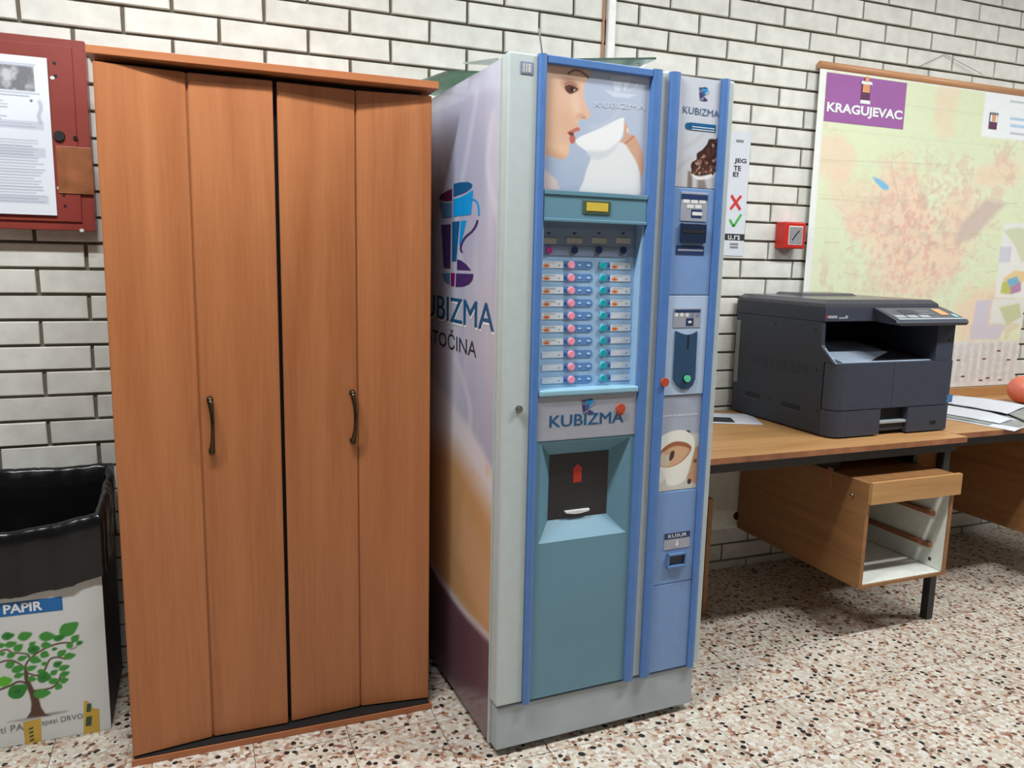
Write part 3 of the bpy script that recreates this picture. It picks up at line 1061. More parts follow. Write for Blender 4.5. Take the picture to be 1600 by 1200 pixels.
# --- lock and number badge on the left strip
c = mf(810, 639)
lk = MB().disc(c, 0.0095, 'y', -0.006, 0.0, 24)
lk.disc(c, 0.006, 'y', -0.011, -0.006, 20, 0.0065)
lk.build('lock', M['chrome'], VM)
a = mf(813, 115); b = mf(833, 98)
bd = MB().box(a[0], b[0], -0.0015, 0.0, a[1], b[1], 0.0005).build('number_badge', M['silver_dull'], VM)
MB().box(a[0] + .003, b[0] - .003, -0.002, -0.0014, a[1] + .003, b[1] - .003).build('badge_face', M['silver'], bd)
text_obj('lettering', '118', M['txt_white'], bd, front(-0.0024), a[0] + .007, b[0] - .007, a[1] + .005, b[1] - .005)

# --- right column: posters and payment units
R0, R1 = 0.4590, 0.5885
zz = [1.7555, 1.4835, 1.2085, 0.9415, 0.6755, 0.4085, 0.149]
beans = MB().box(R0, R1, 0.004, 0.034, zz[1] + .001, zz[0]).build('bean_poster', M['silver'], VM)
bz = lambda cx, cy: mf(1030 + cx * .15, 120 + cy * .15, 0.003)
P = Pic(R0 + .0003, R1 - .0003, zz[1] + .0015, zz[0] - .0005, 0.0013, (200, 204, 214))
gz = (P.Z - P.Z.min()) / np.ptp(P.Z)
P.mix(np.clip(0.6 - gz, 0, 1), (196, 190, 188))
P.stroke([bz(270, 730), bz(380, 670), bz(450, 600)], 0.006, (176, 176, 182), 0.012, True, .6)
P.stroke([bz(170, 1000), bz(230, 920), bz(330, 850)], 0.006, (172, 170, 174), 0.012, True, .6)
P.poly([bz(300, 980), bz(345, 990), bz(345, 1180), bz(290, 1180)], (128, 118, 112), 0.006)
P.poly([bz(400, 1040), bz(470, 1040), bz(500, 1180), bz(395, 1180)], (140, 130, 124), 0.01)
P.poly([bz(330, 1010), bz(420, 1040), bz(520, 1020), bz(660, 960), bz(660, 1000), bz(520, 1060), bz(400, 1070)], (236, 234, 232), 0.004, True)
heap = [bz(*p) for p in [(332, 940), (345, 890), (390, 860), (395, 800), (450, 760), (500, 700), (525, 650), (590, 650), (620, 630), (680, 640), (700, 900), (620, 975), (520, 1015), (430, 1030), (360, 1015)]]
P.poly(heap, (62, 40, 34), 0.003, True)
g = random.Random(5)
for k in range(120):
    cx, cy = g.uniform(340, 660), g.uniform(650, 1010)
    if cy < 1010 - (cx - 340) * 0.02 and cy > 960 - (cx - 330) * 1.12 and cy < 1030 - max(0, cx - 480) * 0.35:
        q = bz(cx, cy)
        P.ell(q[0], q[1], 0.0055, 0.0034, g.choice([(150, 112, 98), (112, 74, 62), (88, 56, 46), (170, 136, 122), (74, 46, 38)]), g.uniform(0, 3.1), 0.0018)
P.build('bean_print', M['print'], beans, front(0.0035))
a = bz(245, 410); b = bz(645, 335)
text_obj('lettering', 'KUBIZMA', mat('beans_blue', (66, 92, 130), .5), beans, front(0.003), a[0], b[0] - .005, a[1] + .008, b[1] - .0035, -.002)
for kk in range(2):
    q_ = bz(340, 516 + kk * 26); w_ = bz(575, 524 + kk * 26)
    MB().box(q_[0], w_[0], .0018, .0025, q_[1] - .0018, q_[1] + .0004).build('phone_line', M['txt_ghost'], beans)
c = bz(465, 180)
logo(beans, front(0.003), c[0], c[1], 0.033, 0.034)
a = bz(315, 560); b = bz(590, 495)
pb = MB().box(a[0], b[0], 0.0024, 0.0034, a[1] + .002, b[1] - .002)
pb.disc(bz(300, 512), 0.0085, 'y', 0.0024, 0.0034, 18)
pb.build('phone_label', M['logo_blue'], beans)

p1 = MB().box(R0, R1, 0.0, 0.034, zz[2] + .001, zz[1] - .001, 0.0012).build('bill_panel', M['panel_blue'], VM)
a = mf(1062, 345); b = mf(1106, 302)
MB().box(a[0], b[0], -0.0016, 0.0, a[1], b[1], 0.0006).build('bill_label', M['silver'], p1)
a = mf(1064, 310); b = mf(1106, 304)
MB().box(a[0], b[0] - 0.001, -0.0022, -0.0015, a[1] - .002, b[1] - .002).build('bill_label_header', M['navy'], p1)
for px, py in ((1072, 314.5), (1084.5, 315), (1097, 315.5), (1078, 322.5), (1090.5, 323)):
    c = mf(px, py)
    MB().box(c[0] - .010, c[0] + .010, -0.0022, -0.0015, c[1] - .0045, c[1] + .0045).build('value_tile', M['white_plastic'], p1)
a = mf(1079, 340); b = mf(1096, 328)
MB().box(a[0], b[0], -0.0022, -0.0015, a[1], b[1]).build('note_sign', M['navy'], p1)
MB().box(a[0] + .003, b[0] + .001, -0.0026, -0.0021, a[1] + .006, b[1] - .006).build('note_sign_bill', M['white_plastic'], p1)
a = mf(1061, 379); b = mf(1102, 350)
rd = MB().box(a[0], b[0], -0.0085, 0.0, a[1], b[1], 0.002).build('bill_reader', M['navy2'], p1)
zc = a[1] * .52 + b[1] * .48
MB().box(a[0] + .004, b[0] - .004, -0.0092, -0.008, zc + .001, zc + .009).build('bill_slot', M['interior_black'], p1)
a = mf(1056, 397); b = mf(1100, 385)
MB().box(a[0], b[0], -0.0016, 0.0, a[1], b[1]).build('note_strip', M['navy'], p1)
MB().box(a[0] + .004, b[0] - .003, -0.0021, -0.0015, (a[1] + b[1]) / 2 - .0022, (a[1] + b[1]) / 2 + .0022).build('strip_text', M['silver'], p1)

p2 = MB().box(R0, R1, 0.0, 0.034, zz[3] + .001, zz[2] - .001, 0.0012).build('coin_panel', M['coin_pale'], VM)
a = mf(1051, 512); b = mf(1095, 481)
MB().box(a[0], b[0], -0.0016, 0.0, a[1], b[1], 0.0006).build('coin_label', M['silver'], p2)
a = mf(1053, 487); b = mf(1095, 483)
MB().box(a[0] + .002, b[0] - .002, -0.0022, -0.0015, a[1] - .002, b[1] - .001).build('coin_label_header', M['navy'], p2)
for k in range(5):
    c = mf(1056.5 + k * 8.3, 492)
    MB().disc(c, 0.0055, 'y', -0.0022, -0.0015, 14).build('coin_sign', M['white_plastic'] if k < 3 else M['silver_dull'], p2)
a = mf(1071, 509); b = mf(1083, 497)
MB().box(a[0], b[0], -0.0022, -0.0015, a[1], b[1]).build('hand_sign', M['navy'], p2)
c = ((a[0] + b[0]) / 2, (a[1] + b[1]) / 2)
MB().disc(c, 0.006, 'y', -0.0027, -0.0021, 14, None, .6).build('hand_sign_coin', M['white_plastic'], p2)
sl = [mf(*q) for q in [(1055, 517), (1064, 521), (1072, 523), (1080, 522), (1088.5, 517.5), (1085, 592), (1081, 602), (1073, 608), (1064, 608), (1056, 602), (1051, 592)]]
MB().prism(sl, 'y', -0.004, 0.0).build('coin_mechanism', M['logo_blue'] if False else mat('coin_slate', (46, 74, 104), 0.35), p2)
a = mf(1074, 545, -.004); b = mf(1077, 524, -.004)
MB().box(a[0] - .001, b[0], -0.0046, -0.0039, a[1], b[1]).build('coin_slot', M['interior_black'], p2)
c = mf(1072, 591, -.004)
MB().disc(c, 0.0125, 'y', -0.0055, -0.004, 22).build('button_ring', M['navy2'], p2)
MB().disc(c, 0.0095, 'y', -0.012, -0.0055, 22, 0.0085).build('return_button', M['green_btn'], p2)
c = mf(1037.5, 597, -0.011)
MB().disc(c, 0.0115, 'y', -0.018, -0.009, 22).build('knob', M['orange'], p2)

cup = MB().box(R0, R1, 0.004, 0.034, zz[4] + .001, zz[3] - .001).build('cup_poster', M['silver'], VM)
kz = lambda cx, cy: mf(1015 + cx / 7.5, 620 + cy / 7.5, 0.003)
P = Pic(R0 + .0003, R1 - .0003, zz[4] + .0015, zz[3] - .0015, 0.0013, (168, 174, 190))
P.poly([kz(60, 560), kz(200, 430), kz(640, 430), kz(640, 1200), kz(0, 1200)], (206, 202, 192), 0.008)
P.poly([kz(*q) for q in [(520, 620), (590, 610), (590, 1000), (440, 960), (470, 860)]], (196, 150, 116), 0.006, True)
P.ell(*kz(535, 750), 0.006, 0.006, (124, 84, 62), 0, 0.003)
P.ell(*kz(455, 408), 0.0068, 0.0036, (40, 36, 38), -.3, 0.0015)
P.poly([kz(*q) for q in [(60, 820), (180, 860), (190, 950), (120, 1010), (60, 1030)]], (222, 222, 220), 0.004, True)
P.poly([kz(*q) for q in [(90, 520), (200, 430), (330, 390), (440, 405), (520, 480), (530, 600), (500, 720), (460, 860), (410, 980), (300, 1035), (210, 1030), (180, 940), (150, 860), (80, 800)]], (236, 234, 224), 0.003, True)
P.poly([kz(*q) for q in [(95, 740), (115, 660), (190, 580), (290, 528), (400, 530), (480, 570), (485, 625), (430, 710), (350, 780), (250, 822), (150, 825), (105, 800)]], (160, 96, 62), 0.002, True)
P.poly([kz(*q) for q in [(100, 770), (130, 690), (220, 610), (330, 575), (440, 595), (470, 625), (425, 700), (350, 772), (250, 816), (150, 822)]], (212, 168, 132), 0.004, True)
P.poly([kz(*q) for q in [(130, 800), (150, 650), (190, 690), (240, 680), (230, 800)]], (210, 195, 174), 0.006, True)
P.poly([kz(*q) for q in [(250, 650), (290, 635), (285, 700), (255, 745), (230, 740)]], (70, 50, 46), 0.002, True)
P.ell(*kz(465, 992), 0.0065, 0.0075, (42, 36, 36), 0, 0.002)
P.build('cup_print', M['print'], cup, front(0.0035))
a = kz(150, 240); b = kz(565, 200)
text_obj('lettering', 'www.kubizma.com', M['txt_white'], cup, front(0.003), a[0], b[0], a[1], a[1] + .0075)

p4 = MB().box(R0, R1, 0.0, 0.034, zz[5] + .001, zz[4] - .001, 0.0012).build('change_panel', M['panel_blue'], VM)
a = mf(1037, 853); b = mf(1078, 826)
MB().box(a[0], b[0], -0.0016, 0.0, b[1] - .052, b[1] - .004, 0.0005).build('change_label', M['silver'], p4)
zt_ = b[1] - .004
MB().box(a[0], b[0], -0.0021, -0.0015, zt_ - .018, zt_).build('change_label_header', M['navy'], p4)
text_obj('lettering', 'KUSUR', M['txt_white'], p4, front(-0.0022), a[0] + .012, b[0] - .012, zt_ - .014, zt_ - .004)
cx_ = (a[0] + b[0]) / 2
zb_ = zt_ - .022
MB().prism([(cx_ - .002, zb_), (cx_ + .002, zb_), (cx_ + .002, zb_ - .011), (cx_ + .007, zb_ - .011), (cx_, zb_ - .02), (cx_ - .007, zb_ - .011), (cx_ - .002, zb_ - .011)], 'y', -0.0022, -0.0015).build('arrow_mark', M['white_plastic'], p4)
a = mf(1040, 888); b = mf(1070, 861)
tr = MB()
tr.box(a[0], b[0], -0.010, 0.0, b[1] - .006, b[1], .0015)
tr.box(a[0], b[0], -0.012, 0.0, a[1], a[1] + .008, .002)
tr.box(a[0], a[0] + .005, -0.010, 0.0, a[1], b[1], .0015)
tr.box(b[0] - .005, b[0], -0.010, 0.0, a[1], b[1], .0015)
tr.build('change_tray', mat('tray_blue', (86, 118, 160), 0.35), p4)
MB().box(a[0] + .006, b[0] - .006, -0.003, -0.0005, a[1] + .01, b[1] - .007).build('tray_opening', M['navy2'], p4)
MB().box(R0, R1, 0.0, 0.034, zz[6], zz[5] - .001, 0.0012).build('bottom_panel', M['panel_blue'], VM)

# --- printed side panel
side = lambda lift0: (lambda x, z, l: Vector((SX - lift0 - l, x, z)))
P = Pic(0.0445, MD, 0.024, MH - 0.008, 0.008, (176, 178, 204))
gz = (P.Z - P.Z.min()) / np.ptp(P.Z)
gy = (P.X - P.X.min()) / np.ptp(P.X)
P.mix(np.clip((gz - 0.75) * 2.0, 0, 0.6), (186, 192, 216))
P.mix(np.clip(0.75 - abs(gz - 0.62) * 4, 0, 1) * np.clip(1.2 - gy * 2, 0, 1), (204, 200, 214))
n_ = P.noise(0.12, 0.5, 3, 4)
P.mix(np.clip((n_ - 0.5) * 2.2, 0, 0.5), (222, 222, 234))
sq = lambda pts: [ms(*p, SX) for p in pts]
for pth in ([(745, 150), (730, 240), (715, 330), (722, 420)], [(770, 180), (762, 260), (775, 330)], [(712, 560), (735, 640), (725, 720), (705, 800)]):
    P.stroke(sq(pth), 0.02, (226, 226, 238), 0.03, True, 0.6)
P.poly(sq([(664, 568), (680, 592), (700, 622), (730, 664), (755, 704), (776, 748), (790, 1000), (664, 900)]), (226, 220, 226), 0.03)
P.poly(sq([(664, 690), (690, 690), (715, 705), (740, 750), (776, 812), (776, 1030), (664, 880)]), (206, 158, 110), 0.10)
P.poly(sq([(725, 790), (745, 830), (776, 930), (776, 1010), (740, 940), (715, 860)]), (214, 170, 130), 0.06, False, .8)
g = random.Random(9)
for k in range(40):
    q = ms(g.uniform(690, 770), g.uniform(720, 900), SX)
    P.ell(q[0], q[1], 0.012, 0.008, (222, 178, 130), 0, 0.012, .35)
rim = [(655, 845), (680, 892), (700, 922), (725, 955), (750, 982), (776, 1008)]
P.poly(sq(rim + [(776, 1250), (600, 1250)]), (104, 74, 86), 0.012)
n2_ = P.noise(0.3, 0.15, 3, 8)
P.stroke(sq(rim), 0.022, (216, 204, 206), 0.02)
pm = P.build('side_print', M['print'], VM, side(0.0003))
lx = lambda cx, cy: ms(660 + cx / 3, 260 + cy / 3, SX)
a = lx(78, 320); b = lx(265, 320)
zt_ = lx(170, 76)[1]; zb_ = lx(170, 566)[1]
logo(pm, lambda x, z, l: Vector((SX - 0.0006 - l, -x, z)), -(a[0] + b[0]) / 2, (zt_ + zb_) / 2, abs(a[0] - b[0]), zt_ - zb_)
# lettering reads from the back of the machine to its front
flip = lambda lift0: (lambda x, z, l: Vector((SX - lift0 - l, -x, z)))
e = ms(772, 500, SX); k_ = ms(724, 480, SX)
ytop = ms(740, 470, SX)[1]; ybot = ms(740, 511, SX)[1]
wtot = (0.80 - 2 * e[0])
text_obj('lettering', 'KUBIZMA', M['txt_blue'], pm, flip(0.0012), -(0.80 - e[0]) + 0.02, -e[0], ybot, ytop)
text_obj('lettering', 'KUBIZMA', M['txt_blue'], pm, flip(0.0015), -(0.80 - e[0]) + 0.025, -e[0] + .004, ybot, ytop)
text_obj('lettering_edge', 'KUBIZMA', M['txt_white'], pm, flip(0.0006), -(0.80 - e[0]) + 0.026, -e[0] + 0.006, ybot - .007, ytop - .007)
e2 = ms(745, 545, SX)
zt2, zb2 = ms(735, 530, SX)[1], ms(735, 557, SX)[1]
text_obj('lettering', 'BATOČINA', M['txt_dark'], pm, flip(0.0008), -0.66, -e2[0], zb2 + .002, zt2 + .012)
MB().box(SX - 0.002, 0.0, 0.0445, 0.052, 0.022, MH - .006).build('corner_trim', M['grey_metal'], VM)

# ------------------------------------------------------------------ glass sheets and bits lying on the machine
ct, st_ = math.cos(MA), math.sin(MA)


def mw(u, d, z):
    return Vector((MO[0] + u * ct - d * st_, MO[1] + u * st_ + d * ct, z))


def pane(label, pts, th, m, name='glass_sheet', group=None, cat='glass sheet'):
    """sheet through four 3-D corners with real thickness"""
    p = [Vector(q) for q in pts]
    nrm = (p[1] - p[0]).cross(p[3] - p[0]).normalized()
    if nrm.z < 0:
        nrm = -nrm
    c0_ = sum(p, Vector()) / 4
    mb = MB()
    t = bmesh.new()
    lo = [t.verts.new(q - c0_) for q in p]
    hi = [t.verts.new(q - c0_ + nrm * th) for q in p]
    t.faces.new(lo[::-1]); t.faces.new(hi)
    for i in range(4):
        t.faces.new((lo[i], lo[(i + 1) % 4], hi[(i + 1) % 4], hi[i]))
    mb.add(t)
    o = mb.build(name, m, None, c0_)
    return tag(o, label, cat, group)


T = MH + 0.002
pane('greenish glass sheet propped up along the vending machine top edge', [mw(0.13, 0.04, T), mw(0.40, 0.02, T + 0.030), mw(0.42, 0.45, T + 0.028), mw(0.14, 0.47, T)], 0.005, M['glass'])
pane('dark green glass sheet sticking out over the gap beside wardrobe', [mw(0.05, 0.24, T + 0.001), mw(0.09, 0.60, T + 0.001), mw(-0.07, 0.70, T + 0.030), mw(-0.03, 0.36, T + 0.018)], 0.006, M['glass'])
pane('thin clear sheet lying crooked on top of the vending machine', [mw(0.01, 0.10, T + 0.002), mw(0.06, 0.20, T + 0.012), mw(-0.03, 0.24, T + 0.016), mw(-0.012, 0.14, T + 0.004)], 0.003, M['clear'])
# crumpled white bag at the right end
mb = MB()
t = bmesh.new()
bmesh.ops.create_uvsphere(t, u_segments=20, v_segments=12, radius=1.0)
g = random.Random(3)
for v in t.verts:
    k = 1 + g.uniform(-0.12, 0.12)
    v.co = Vector((v.co.x * 0.085 * k, v.co.y * 0.07 * k, max(v.co.z, -0.55) * 0.016 * k + 0.009))
for f in t.faces:
    f.smooth = True
mb.add(t)
tag(mb.build('crumpled_bag', M['paper'], None, mw(0.475, 0.13, MH + 0.0015)), 'crumpled white paper bag lying on top of the vending machine', 'bag')
q = mw(0.42, 0.10, MH + 0.044)
MB().tube([(-0.012, 0, -0.02), (0.0, 0, 0.0), (0.010, 0.002, 0.018)], 0.004, 8)
tag(MB().tube([(-0.02, 0.03, -0.043), (-0.006, 0.01, -0.018), (0.004, 0.0, 0.004)], [0.0045, 0.004, 0.003], 8).build('white_stick', M['white_plastic'], None, q), 'short white plastic stick poking up beside the glass sheet', 'stick')
q = mw(0.10, 0.05, MH)
tag(MB().tube([(0.012, 0.02, 0.001), (0.006, 0.015, 0.03), (-0.002, 0.01, 0.06), (-0.006, 0.01, 0.075)], 0.0022, 6).build('thin_strip', M['strip_grey'], None, q), 'thin grey strip standing up on the vending machine', 'strip')

# ------------------------------------------------------------------ conduit and wire on the wall
c = on_axis(955, 30, 1, -0.012)
tag(MB().box(-0.0155, 0.0155, -0.020, 0.0, 0, CEIL - 0.55, 0.004).build('cable_conduit', M['pipe_white'], None, (c[0], -0.001, 0.55)), 'white plastic cable conduit running up the brick wall', 'conduit')
c = on_axis(946, 30, 1, -0.004)
wr = MB()
pts = [(math.sin(k * 0.9) * 0.002, -0.004, 0.6 + k * 0.12) for k in range(20)]
wr.tube(pts, 0.0045, 8)
tag(wr.build('wall_wire', M['wire_brown'], None, (c[0] - .006, -0.001, 0)), 'thin brown wire beside the white conduit on wall', 'wire')

# ------------------------------------------------------------------ hydrant cabinet and notice
hyf = -0.06
hx1, hz0, hz1 = on_axis(140, 210, 1, hyf)[0], on_axis(75, 359, 1, hyf)[2], on_axis(60, 56, 1, hyf)[2]
hx0 = hx1 - 0.54
HC = thing('hydrant_cabinet', 'red metal hydrant cabinet mounted on the brick wall', 'cabinet', ((hx0 + hx1) / 2, -0.002, hz0))
cx_ = (hx0 + hx1) / 2
hw = (hx1 - hx0) / 2
hh = hz1 - hz0
fr = MB()
fr.box(-hw, hw, hyf + 0.006, 0, 0, hh, 0.002)
fr.box(-hw, -hw + .03, hyf + .002, hyf + .006, 0, hh, .001)
fr.build('frame', M['red_enamel'], HC)
dr = MB().box(-hw + 0.032, hw - 0.032, hyf, hyf + 0.008, 0.024, hh - 0.020, 0.0015).build('door', M['red_enamel'], HC)
for (px, py, rr) in ((85, 99, .0045), (87, 119, .0045), (100, 305, .0042), (102, 322, .0042)):
    q = on_axis(px, py, 1, hyf)
    MB().disc((q[0] - cx_, q[2] - hz0), rr, 'y', hyf - 0.0008, hyf + 0.002, 14).build('screw_hole', M['interior_black'], dr)
q = on_axis(93, 213, 1, hyf)
MB().disc((q[0] - cx_, q[2] - hz0), 0.0135, 'y', hyf - 0.007, hyf + 0.002, 22, 0.015).build('lock', M['interior_black'], dr)
q = on_axis(118, 216, 1, hyf)
MB().disc((q[0] - cx_, q[2] - hz0), 0.006, 'y', hyf - 0.004, hyf + 0.002, 14).build('catch_screw', M['bronze'], dr)
a = on_axis(92, 302, 1, hyf); b = on_axis(152, 232, 1, hyf)
MB().box(a[0] - cx_, hw + .003, hyf - 0.003, hyf - 0.0006, a[2] - hz0, b[2] - hz0, .001).build('tape_patch', M['tape_brown'], HC)
for px, py in ((82, 122), (93, 294), (128, 360)):
    q = on_axis(px, py, 1, hyf)
    MB().disc((q[0] - cx_, q[2] - hz0), 0.006, 'y', hyf - 0.0016, hyf + .001, 8, None, .8).build('paint_chip', M['white_plastic'], dr)

a = on_axis(91, 337, 1, hyf); b = on_axis(73, 92, 1, hyf)
nx1, nz0, nz1 = (a[0] + b[0]) / 2, a[2], b[2]
nx0 = nx1 - 0.297
P = Pic(nx0, nx1, nz0, nz1, 0.0021, (228, 232, 242))
nq = lambda cx, cy: (lambda v: (v[0], v[2]))(on_axis(cx * 140 / 646, 80 + cy * 260 / 1200, 1, hyf))
c_, d_ = nq(-60, 270), nq(245, 120)
P.rect(c_[0], d_[0], c_[1], d_[1], (120, 122, 128))
nn = P.noise(0.018, 0.018, 3, 3)
P.mix((np.clip((nn - .35) * 2.4, 0, 1)) * ((P.X > c_[0]) & (P.X < d_[0]) & (P.Z > c_[1]) & (P.Z < d_[1])), (196, 198, 204))
g = random.Random(4)
for cy in list(range(90, 110, 12)) + list(range(300, 560, 22)) + list(range(640, 1100, 21)):
    z = nq(100, cy)[1]
    x_end = nx1 - 0.02 - g.uniform(0, .03) - (.075 if 340 < cy < 520 else 0)
    P.rect(nx0 + .02, x_end, z - .0016, z + .0016, (150, 156, 172), .002, g.uniform(.5, .9))
for cy0, cy1 in ((500, 560), (690, 760), (1040, 1095)):
    z0_, z1_ = nq(100, cy1)[1], nq(100, cy0)[1]
    P.rect(nx0 + .02, nx1 - .018, z0_, z1_, (176, 182, 198), .003, .5)
P.stroke([nq(290, 370), nq(300, 420), nq(285, 470), nq(298, 520)], 0.009, (172, 178, 190), .004, True, .7)
P.ell(*nq(230, 362), .0035, .0035, (100, 104, 116), 0, .002)
nt_o = MB().box(nx0, nx1, hyf - 0.0095, hyf - 0.0085, nz0, nz1).build('notice_sheet', M['paper'])
tag(nt_o, 'white printed notice sheet stuck on the red cabinet', 'notice')
P.build('printed_text', M['print_matte'], nt_o, lambda x, z, l: Vector((x, hyf - 0.0099, z)))

# ------------------------------------------------------------------ paper bin
BX1, BX0, BYF, BYB, BH = -0.542, -0.955, -0.412, -0.07, 0.565
BN = thing('paper_bin', 'white paper collection box with printed green tree and black liner', 'bin', ((BX0 + BX1) / 2, (BYF + BYB) / 2, 0))
bcx, bcy = (BX0 + BX1) / 2, (BYF + BYB) / 2
hw, hd = (BX1 - BX0) / 2, (BYB - BYF) / 2
bb = MB()
bb.box(-hw, hw, -hd, -hd + .006, 0, BH)
bb.box(-hw, hw, hd - .006, hd, 0, BH)
bb.box(-hw, -hw + .006, -hd, hd, 0, BH)
bb.box(hw - .006, hw, -hd, hd, 0, BH)
bb.box(-hw, hw, -hd, hd, 0, .006)
bb = bb.build('box', M['bin_side'], BN)
bq = lambda px, py: (lambda v: (v[0] - bcx, v[2]))(on_axis(px, py, 1, BYF - .001))
P = Pic(-hw, hw, 0.001, BH, 0.0022, (220, 222, 220))
P.mix(np.clip((P.noise(.1, .1, 3, 2) - .5) * .6, 0, .25), (196, 198, 196))
lf = lambda cx, cy: bq(cx * 200 / 1091, 960 + cy * 220 / 1200)
LS = lambda pts: [lf(*p) for p in pts]
P.poly(LS([(60, 918), (250, 880), (420, 840), (580, 820), (560, 832), (400, 868), (200, 905)]), (150, 146, 142), .006)
P.poly(LS([(225, 885), (262, 830), (268, 760), (255, 690), (225, 610), (205, 540), (205, 470), (232, 470), (250, 560), (290, 640), (330, 710), (350, 790), (385, 845), (430, 862), (330, 870)]), (92, 66, 52), .003)
for pth, wd in (([(220, 470), (225, 420), (260, 375), (330, 320), (430, 270), (520, 245), (620, 240)], .0045), ([(255, 380), (235, 340), (170, 330), (100, 325), (60, 300), (0, 315)], .004),
                ([(215, 470), (180, 430), (110, 395), (50, 395), (-20, 415)], .0045), ([(235, 500), (310, 520), (370, 490), (400, 430), (430, 380), (490, 365), (560, 380)], .0045),
                ([(300, 650), (380, 640), (450, 620), (500, 570), (520, 510)], .005), ([(240, 600), (200, 578), (150, 575), (80, 610), (0, 640), (-40, 650)], .0055), ([(600, 300), (640, 285), (670, 250)], .002)):
    P.stroke(LS(pth), wd, (92, 66, 52), .002)
LV = [(585, 125, 80, 50, .5, 0), (65, 185, 48, 30, 0, 1), (210, 185, 55, 34, .2, 0), (400, 188, 62, 36, -.2, 0), (505, 200, 46, 24, .2, 1), (640, 205, 36, 26, .7, 0), (678, 243, 26, 17, .2, 1),
      (595, 265, 30, 22, 1.0, 0), (90, 255, 46, 24, .1, 0), (155, 285, 40, 28, .6, 0), (285, 298, 46, 36, 0, 1), (275, 250, 28, 16, .3, 0), (390, 262, 38, 26, -.2, 0), (465, 295, 22, 13, 0, 1),
      (380, 342, 34, 28, -.6, 0), (525, 330, 38, 24, .5, 0), (592, 355, 44, 26, 0, 0), (95, 348, 36, 22, .3, 0), (190, 373, 40, 20, .2, 0), (300, 388, 46, 28, -.5, 0), (85, 430, 38, 28, .4, 0),
      (380, 420, 26, 16, 0, 0), (490, 425, 36, 24, .4, 1), (545, 455, 42, 22, .2, 0), (155, 465, 54, 28, .2, 0), (265, 458, 42, 20, .2, 0), (350, 485, 30, 18, 0, 0), (460, 495, 32, 20, .5, 0),
      (550, 508, 38, 22, .2, 0), (160, 520, 40, 20, .2, 0), (375, 535, 52, 44, -.4, 1), (270, 550, 34, 22, -.4, 0), (460, 568, 42, 24, 0, 0), (545, 562, 32, 24, 0, 0), (500, 615, 28, 26, -.6, 0),
      (40, 572, 55, 40, 0, 2), (150, 655, 78, 55, .4, 1), (355, 675, 64, 36, -.1, 0), (10, 265, 30, 20, 0, 0), (20, 335, 24, 16, .3, 0)]
for cx, cy, rx, ry, rot, kd in LV:
    q = lf(cx, cy)
    e_ = lf(cx + rx, cy); f_ = lf(cx, cy - ry)
    RX, RY = 1.12 * (e_[0] - q[0]), 1.35 * (f_[1] - q[1])
    col = [(70, 148, 62), (52, 132, 54), (98, 180, 52)][kd]
    c_, s__ = math.cos(rot), math.sin(rot)
    leaf = [(-1, 0), (-.7, .55), (-.2, .85), (.35, .7), (1.15, .1), (.5, -.6), (-.1, -.85), (-.7, -.6)]
    P.poly([(q[0] + (x * RX) * c_ - (y * RY) * s__, q[1] + (x * RX) * s__ + (y * RY) * c_) for x, y in leaf], col, .0022, True, n=3)
    if kd == 1:
        P.ell(q[0], q[1], RX * .3, RY * .25, (34, 100, 44), .4, .004, .7)
P.build('box_print', M['print_matte'], bb, lambda x, z, l: Vector((x, -hd - .0012, z)))
bfr = lambda x, z, l: Vector((x, -hd - .0018 - l, z))
a = bq(-40, 966); b = bq(97, 932); c = bq(98, 953)
MB().face([bfr(a[0], bq(0, 964)[1], 0), bfr(b[0], c[1], 0), bfr(b[0], b[1], 0), bfr(a[0], bq(0, 943)[1], 0)]).build('banner', M['banner_blue'], bb)
a = bq(6, 962); b = bq(66, 940)
text_obj('lettering', 'PAPIR', M['txt_white'], bb, lambda x, z, l: bfr(x, z, .0008), a[0], b[0], a[1] + .004, bq(6, 945)[1], bq(66, 955)[1] - bq(6, 962)[1], .0004, .03)
M['txt_grey'] = mat('grey_print', (120, 122, 122), 0.6)
a = bq(66, 1135); b = bq(130, 1119)
text_obj('lettering', 'spasi DRVO', M['txt_grey'], bb, lambda x, z, l: bfr(x, z, .0006), a[0], b[0], a[1], a[1] + .019, 0.0)
a = bq(-16, 1150); b = bq(37, 1138)
text_obj('lettering', 'osti PA', M['txt_grey'], bb, lambda x, z, l: bfr(x, z, .0006), a[0], b[0], b[1] - .003, b[1] + .015, 0.0)
for pts, marks in (([(36, 1128), (64, 1122), (65, 1163), (40, 1167)], [(47, 1133, 52, 1158)]), ([(131, 1095), (137, 1095), (145, 1106), (155, 1108), (156, 1143), (131, 1149)], [(135, 1098, 143, 1112), (134, 1118, 144, 1134)])):
    tp = MB().face([bfr(*bq(*p), .0012) for p in pts]).build('tape', M['tape_yellow'], BN)
    for m_ in marks:
        a = bq(m_[0], m_[3]); b = bq(m_[2], m_[1])
        mk = MB()
        if m_[3] - m_[1] > 20:
            n = 4
            for k in range(n):
                z0_ = a[1] + (b[1] - a[1]) * k / n
                mk.face([bfr(a[0], z0_, .0018), bfr(b[0], z0_ + .003, .0018), bfr(b[0], z0_ + .008, .0018), bfr(a[0], z0_ + .005, .0018)])
        else:
            mk.face([bfr(a[0], a[1], .0018), bfr(b[0] - .003, a[1], .0018), bfr(b[0], b[1], .0018), bfr(a[0] + .003, b[1], .0018)])
        mk.build('tape_mark', M['tape_mark'], tp)

